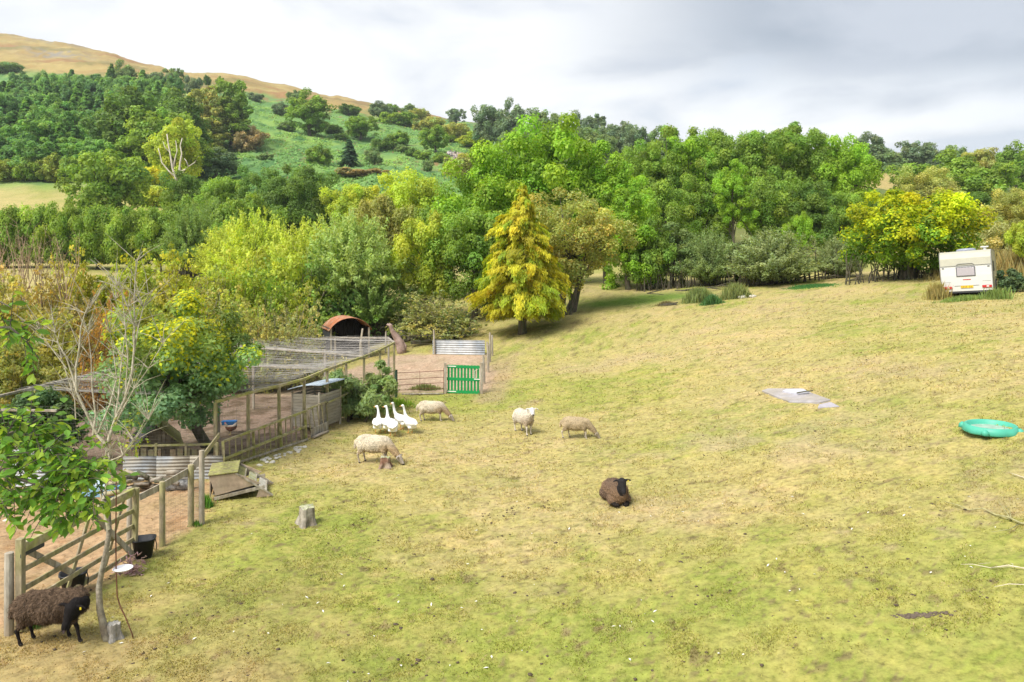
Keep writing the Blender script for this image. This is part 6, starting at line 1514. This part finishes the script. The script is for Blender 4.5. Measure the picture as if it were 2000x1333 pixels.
hen(P(450, 850), math.radians(200), 'red brown hen with a pale neck under the blue trough', (.15, .06, .035), (.4, .34, .28))
hen(P(603, 838)+V3(-.15, .1, 0), math.radians(100), 'rusty brown hen by the door of the run', (.30, .09, .035), (.34, .12, .05))
hen(P(335, 822)+V3(0, 0, 0), math.radians(30), 'pale hen far inside the run beyond the coop', (.62, .55, .48), (.65, .6, .52), 1.0)
o_ = link('pale_stone', bpy.data.meshes['stone'], None, P(12, 1018)); o_.scale = (.07, .06, .07); tag(o_, 'white lump lying on the bare soil at the left edge', 'stone')
# ------------------------------------------------------------------ the bare stemmed tree and the apple branches in front
def big_leaf_mesh(name='leaf'):
    V = [(0, 0, 0), (.22, .30, .03), (.26, .62, .02), (0, 1.0, -.10), (-.26, .62, .02), (-.22, .30, .03), (0, .32, -.03), (0, .66, -.05)]
    Fs = [(0, 1, 6), (1, 2, 7, 6), (2, 3, 7), (0, 6, 5), (6, 7, 4, 5), (7, 3, 4)]
    me = bpy.data.meshes.new(name); me.from_pydata(V, [], Fs); me.materials.append(LEAF)
    a = me.color_attributes.new('lc', 'FLOAT_COLOR', 'POINT'); a.data.foreach_set('color', [1.0]*4*len(V)); me.update(); return me
BL = big_leaf_mesh()
LV = np.array([v.co[:] for v in BL.vertices]); LF = [tuple(p.vertices) for p in BL.polygons]
def leaf_sprays(t, o0, clusters, size, col, colv, n_obj, seed, per_r, wood_m, stem_r=.004):
    """leaves on short twigs around cluster centres: the first n_obj are single 'leaf' parts, the rest one part"""
    rng = random.Random(seed); spots = []; mb = MB()
    for c, r, n in clusters:
        for i in range(max(1, n//5)):
            p = c+Vector((rng.gauss(0, 1), rng.gauss(0, 1), rng.gauss(0, 1)))*r*.5; d = Vector((rng.gauss(0, 1), rng.gauss(0, .8), rng.gauss(-.2, .9))).normalized()*rng.uniform(.7, 1.3)*size*2.6
            mb.tube([p-o0, p+d*.6-o0, p+d-o0+Vector((0, 0, -.02))], [stem_r, stem_r*.7, stem_r*.3], 4, False)
            for k in range(5):
                q = p+d*(k+.6)/5; a = rng.uniform(0, 6.28); dr = (d.normalized()*.5+Vector((math.cos(a), math.sin(a)*.8, rng.uniform(-.9, .25)))).normalized(); spots.append((q, dr, size*rng.uniform(.65, 1.25)))
    rng.shuffle(spots); V = []; Fs = []; cols = []
    for i, (q, d, s) in enumerate(spots):
        x = d.cross(Vector((0, 0, 1))).normalized(); z = x.cross(d); tw = rng.uniform(-.9, .9); x2 = x*math.cos(tw)+z*math.sin(tw); z2 = x2.cross(d); M = Matrix((x2, d, z2)).transposed()
        f = rng.gauss(1, .2); c = tuple(a*f for a in (col if rng.random() < .66 else colv))
        if i < n_obj:
            o = link('leaf', BL, t, color=c); M4 = M.to_4x4()*1.0; M4.translation = q-o0; o.matrix_local = M4 @ Matrix.Diagonal((s, s, s, 1))
        else:
            b = len(V); V += [tuple(q-o0+M @ (Vector(v)*s)) for v in LV]; Fs += [tuple(j+b for j in fc) for fc in LF]; cols += [(*c, 1)]*len(LV)
    if V:
        me = bpy.data.meshes.new('foliage'); me.from_pydata(V, [], Fs); me.materials.append(LEAF); a = me.color_attributes.new('lc', 'FLOAT_COLOR', 'POINT'); a.data.foreach_set('color', [x for c in cols for x in c]); me.update()
        tag(link('foliage', me, t, color=(1, 1, 1)), kind='stuff')
    mb.build('twigs', wood_m, t)
def bare_tree():
    g = P(205, 1250); d = g.y; rng = random.Random(3); t = thing('bare_tree', 'thin mostly bare tree with pale upright stems at the left', 'tree', g); mb = MB()
    q = lambda px, py, y=0: W(px, py, d+y)-g
    s = d/F
    mb.tube([q(214, 1256), q(206, 1240), q(195, 1190), q(193, 1150), q(198, 1120), q(207, 1080), q(213, 1040), q(212, 1005), q(203, 975)], [10*s, 7.4*s, 6.2*s, 5.6*s, 5.2*s, 5*s, 4.8*s, 4.5*s, 4.2*s], 10)
    mb.build('trunk', mat('sapling_bark', (.24, .20, .15), .9, .5, 18, (.34, .31, .24), .6), t, True); mb = MB()
    mains = [([(213, 1035), (204, 1000), (197, 965), (200, 925), (207, 885), (212, 850)], 4.5, 0), ([(203, 975), (210, 935), (214, 895), (208, 860)], 4.5, .15),
     ([(208, 870), (190, 850), (170, 810), (150, 765), (142, 735), (130, 700), (112, 668), (78, 660)], 4, .1), ([(150, 765), (148, 720), (155, 680), (158, 640), (166, 612), (175, 603)], 3, .1), ([(182, 850), (187, 810), (180, 760), (178, 700), (172, 650)], 3, .3),
     ([(212, 860), (225, 820), (244, 780), (258, 730), (262, 680), (263, 630), (262, 590), (264, 550), (266, 510)], 4.2, 0), ([(262, 690), (270, 640), (280, 600), (290, 575)], 2, .1), ([(263, 640), (250, 600), (236, 570), (228, 560)], 2, -.1),
     ([(215, 850), (240, 800), (262, 760), (290, 720), (318, 670)], 2.6, -.2), ([(190, 850), (215, 790), (228, 740), (222, 690), (215, 650)], 2.4, .2), ([(205, 905), (240, 890), (262, 862), (290, 820)], 2, -.3), ([(148, 820), (146, 780), (120, 700), (108, 650)], 1.6, .2), ([(225, 820), (232, 770), (236, 720), (246, 640), (225, 585)], 2.4, .3), ([(130, 720), (100, 680), (80, 650)], 1.4, .2), ([(244, 780), (250, 700), (243, 620), (238, 560)], 2.0, .25)]
    for pts, r, y in mains:
        n = len(pts); mb.tube([q(a, b, y*i/(n-1)+.03*math.sin(i*2+r)) for i, (a, b) in enumerate(pts)], [max(.8*r*s*(1-.8*i/(n-1)), .0025) for i in range(n)], 6, False)
        for k in range(20):
            i = rng.randrange(1, n); a = q(*pts[i], y); dd = Vector((rng.uniform(-.38, .38), rng.uniform(-.15, .15), rng.uniform(.05, .55)))
            mb.tube([a, a+dd*.5+Vector((rng.uniform(-.03, .03), 0, .02)), a+dd], [.0055, .004, .0015], 4, False)
    mb.build('stems', mat('lichen_bark', (.50, .45, .34), .9, .4, 24, (.34, .31, .2), .4), t, True)
    cl = [(W(px, py, d+y), r*s, n) for px, py, r, n, y in [(245, 822, 16, 34, -.1), (232, 850, 18, 44, 0), (250, 862, 14, 30, -.1), (214, 862, 14, 24, .1), (236, 900, 10, 24, 0), (222, 915, 10, 20, 0), (270, 852, 8, 14, 0), (262, 815, 8, 8, 0)]]
    leaf_sprays(t, g, cl, .062, (.24, .36, .05), (.40, .40, .05), 120, 5, 1, BARK)
bare_tree()
def apple_tree():
    g = V3(-6.3, 5.2, TZ(-6.3, 5.2)); t = thing('leafy_branches', 'bright green leafy branches reaching in from the left edge', 'tree', g); mb = MB(); rng = random.Random(9)
    q = lambda px, py, d: W(px, py, d)-g
    mb.tube([(0, 0, -.3), (0, 0, 0), (.05, .1, 1.4), (.0, .2, 2.8), (-.1, .3, 4.6)], [.16, .13, .11, .09, .05], 10)
    for pts, r in [([(.05, .15, 2.2), None, (-80, 880), (0, 890), (60, 896), (120, 905), (170, 930), (200, 925)], .028), ([(.02, .2, 3.2), None, (-90, 690), (-20, 640), (20, 640), (50, 665), (75, 700)], .018), ([(.05, .15, 2.4), None, (-60, 840), (10, 850), (60, 830), (85, 812)], .018), ([(.05, .15, 2.1), None, (-60, 930), (20, 930), (80, 950), (140, 975)], .018), ([(.02, .2, 3.4), None, (-60, 600), (0, 590), (20, 600)], .014)]:
        P_ = [Vector(pts[0])]; rest = [q(a, b, 5.9+.12*math.sin(i*2)) for i, (a, b) in enumerate(pts[2:])]; P_ += rest; n = len(P_)
        mb.tube(P_, [r*(1-.75*i/(n-1)) for i in range(n)], 6, False)
    mb.build('trunk', BARK, t, True)
    s = 6/F; cl = []
    for px, py, r, n in [(70, 815, 20, 50), (88, 840, 24, 64), (20, 850, 36, 70), (50, 880, 40, 90), (95, 895, 40, 110), (20, 920, 36, 80), (140, 890, 32, 90), (165, 915, 34, 110), (120, 940, 40, 130), (80, 950, 36, 90), (185, 935, 24, 80), (150, 965, 34, 110), (190, 965, 20, 44), (110, 985, 30, 84), (30, 965, 30, 60), (10, 985, 22, 30), (130, 1012, 12, 8), (158, 990, 18, 24), (150, 870, 24, 44), (20, 960, 26, 40), (5, 1015, 8, 5),
                         (8, 600, 12, 30), (22, 622, 16, 60), (44, 645, 15, 54), (58, 670, 14, 44), (68, 698, 8, 14), (5, 636, 12, 24)]:
        cl.append((W(px-8, py, 5.95+rng.uniform(-.3, .3)), r*s*.82, int(n*(1.05 if py > 750 else .6))))
    leaf_sprays(t, g, cl, .092, (.14, .29, .04), (.31, .43, .055), 300, 6, 1, BARK)
apple_tree()
def dry_twigs():
    g = G(75, 31); t = MB(); rng = random.Random(5); s = g.y/F
    for i in range(60):
        px = rng.uniform(-10, 135); a = W(px, rng.uniform(560, 600), g.y+rng.uniform(-1, 1))-g; b = W(px+rng.uniform(-30, 30), rng.uniform(428, 520), g.y+rng.uniform(-1, 1))-g; m = a.lerp(b, .5)+V3(rng.uniform(-.2, .2), 0, 0)
        t.tube([a, m, b], [.022, .015, .004], 4, False)
        for k in range(4):
            p = m.lerp(b, rng.random()); t.tube([p, p+V3(rng.uniform(-.4, .4), rng.uniform(-.2, .2), rng.uniform(.1, .5))], [.008, .003], 3, False)
    tag(t.build('dry_thorn', mat('straw_twig', (.42, .30, .19), .9, .3, 5), None, True, loc=g), 'leafless straw brown thorn rising at the upper left', 'tree')
dry_twigs()

# ------------------------------------------------------------------ turf, droppings, feathers
def turf():
    rng = np.random.default_rng(2); n = 330000
    py = 560+773*rng.random(n)**.72; px = rng.uniform(-150, 2150, n)
    d = CAMH*F/(py-HZ); x = (px-1000)/F*d; keep = (d < 42); x = x[keep]; d = d[keep]
    d = d*(1+rng.normal(0, .02, len(d)))
    c0 = landcolor(x, d)
    soil = (inpoly(x, d, SOIL) > .1) | (inpoly(x, d, AVI) > .1) | (inpoly(x, d, PEN) > .1)
    k = ~soil | (rng.random(len(x)) < .05); x, d, c0 = x[k], d[k], c0[k]; n = len(x)
    cl = fbm(x*2.2, d*2.2, 3, 71); k = rng.random(n) < np.clip((cl-.3)*3.2, .12, 1); x, d, c0 = x[k], d[k], c0[k]; n = len(x)
    z = T(x, d); sc = np.clip(d/13, .8, 2.2)
    h = rng.uniform(.012, .034, n)*sc; w = rng.uniform(.004, .011, n)*sc
    a = rng.uniform(0, 6.28, n); b = rng.uniform(0, 6.28, n); pts = np.stack([x, d, z-.004], 1)
    dd = np.stack([np.cos(b), np.sin(b), np.zeros(n)], 1)*(rng.uniform(.4, 1.5, n)*h)[:, None]; t = np.stack([np.cos(a), np.sin(a), np.zeros(n)], 1)*w[:, None]; uz = np.array([0, 0, 1.])
    V = np.stack([pts-t, pts+t, pts+t*.6+dd*.5+uz*h[:, None]*.7, pts-t*.3+dd+uz*h[:, None]], 1).reshape(-1, 3)
    gg = (c0[:, 1]/c0[:, 0])[:, None]; cc = c0*rng.normal(1.30, .24, (n, 1))*np.concatenate([np.ones((n, 1)), 1+rng.normal(0, .05, (n, 1)), np.ones((n, 1))], 1)
    st = rng.random(n) < .12; cc[st] = np.array((.50, .40, .22))*rng.uniform(.7, 1.2, (st.sum(), 1)); dk = rng.random(n) < .13; cc[dk] *= .5
    me = mesh_np('turf', V, np.arange(n*4).reshape(-1, 4), LEAF, np.repeat(np.clip(cc, .01, .9), 4, 0))
    tag(link('turf', me, None, color=(1, 1, 1)), 'short grazed grass of the pasture, patchy green and straw', 'grass', kind='stuff')
turf()
def litter():
    import bmesh as bmh
    rng = np.random.default_rng(8); b = bmh.new(); bmh.ops.create_icosphere(b, subdivisions=1, radius=1.0); V0 = np.array([v.co[:] for v in b.verts]); F0 = np.array([[v.index for v in f.verts] for f in b.faces]); b.free()
    def pts(n, lo=600, hi=1330, cluster=True):
        out = []
        while len(out) < n:
            if cluster and out and rng.random() < .62: x, d = out[-1]; x += rng.normal(0, .35); d += rng.normal(0, .35)
            else: py = rng.uniform(lo, hi); d = CAMH*F/(py-HZ)*.97; x = (rng.uniform(0, 2050)-1000)/F*d
            if d > 36 or d < 7: 
                if cluster: out.append((0.0, 15.0))
                continue
            out.append((x, d))
        p = np.array(out); k = (inpoly(p[:, 0], p[:, 1], AVI) < 0) & (inpoly(p[:, 0], p[:, 1], SOIL) < .0); return p[k]
    p = pts(950); n = len(p); s = rng.uniform(.007, .023, n)*np.where(rng.random(n) < .12, 1.5, 1); z = T(p[:, 0], p[:, 1])
    c = np.stack([p[:, 0], p[:, 1], z+s*.15], 1)
    V = (c[:, None]+V0[None]*s[:, None, None]*np.array([1.2, 1.2, .5])*(1+rng.normal(0, .15, (n, len(V0), 1)))).reshape(-1, 3); Fq = (F0[None]+np.arange(n)[:, None, None]*len(V0)).reshape(-1, 3)
    tag(link('droppings', mesh_np('droppings', V, Fq, mat('dung', (.10, .075, .05), .95, .3, 30))), 'dark sheep droppings dotted over the pasture', 'droppings', kind='stuff')
    p = pts(190, cluster=False); n = len(p); a = rng.uniform(0, 6.28, n); L_ = rng.uniform(.012, .045, n); z = T(p[:, 0], p[:, 1])+.012; c = np.stack([p[:, 0], p[:, 1], z], 1)
    t = np.stack([np.cos(a), np.sin(a), rng.normal(0, .2, n)], 1)*L_[:, None]; u = np.stack([-np.sin(a), np.cos(a), np.full(n, .3)], 1)*L_[:, None]*.35
    V = np.stack([c-t, c+u, c+t, c-u+np.array([0, 0, .01])], 1).reshape(-1, 3)
    tag(link('feathers', mesh_np('feathers', V, np.arange(n*4).reshape(-1, 4), mat('white_feather', (.78, .76, .70), .8))), 'small white feathers and chips scattered over the pasture', 'feathers', kind='stuff')
    # straw and chips on the soil yard
    rng2 = np.random.default_rng(9); m = 2600; px = rng2.uniform(-50, 420, m); py = rng2.uniform(942, 1300, m); d = CAMH*F/(py-HZ); x = (px-1000)/F*d; k = inpoly(x, d, SOIL) > -.2; x, d = x[k], d[k]; n = len(x); a = rng2.uniform(0, 6.28, n); L_ = rng2.uniform(.01, .04, n); c = np.stack([x, d, T(x, d)+.008], 1)
    t = np.stack([np.cos(a), np.sin(a), rng2.normal(0, .15, n)], 1)*L_[:, None]; u = np.stack([-np.sin(a), np.cos(a), np.full(n, .2)], 1)*.004
    V = np.stack([c-t, c+u, c+t, c-u], 1).reshape(-1, 3); cl = np.repeat(np.array((.46, .33, .18))*rng2.uniform(.3, 1.3, (n, 1)), 4, 0)
    tag(link('straw', mesh_np('straw', V, np.arange(n*4).reshape(-1, 4), LEAF, cl), None, color=(1, 1, 1)), 'straw and chips strewn over the bare soil yard', 'straw', kind='stuff')
    g = P(1792, 1203); V = []; Fq = []; r_ = np.random.default_rng(4)
    for i in range(90):
        x = g.x+r_.normal(0, .16); y = g.y+r_.normal(0, .035)-(x-g.x)*.12; s = r_.uniform(.008, .03); b0 = len(V)*0+i*len(V0); V.append(np.array((x, y, TZ(x, y)))-np.array(g)+V0*s*np.array([1.3, 1, .5])); Fq.append(F0+b0)
    o = link('loose_earth', mesh_np('loose_earth', np.concatenate(V), np.concatenate(Fq), mat('dark_earth', (.13, .10, .075), .95, .3, 20)), None, g); tag(o, 'dark scrape of loose earth low on the right', 'earth', kind='stuff')
litter()
# ------------------------------------------------------------------ the air
def haze():
    mb = MB(); x0, x1, y0, y1, z0, z1 = -1500, 1700, -60, 1700, -40, 262
    mb.box(((x0+x1)/2, (y0+y1)/2, (z0+z1)/2), (x1-x0, y1-y0, z1-z0))
    m = bpy.data.materials.new('haze'); m.use_nodes = True; nt = m.node_tree; nt.nodes.clear()
    v = N(nt, 'ShaderNodeVolumePrincipled'); v.inputs['Color'].default_value = (.86, .93, 1, 1); v.inputs['Density'].default_value = HAZE; v.inputs['Anisotropy'].default_value = .2
    o = N(nt, 'ShaderNodeOutputMaterial'); L(nt, v.outputs[0], o.inputs['Volume'])
    ob = mb.build('haze', m); tag(ob, 'thin pale air between the paddock and the far hill', 'haze', kind='stuff')
HAZE = 0.00016
haze()
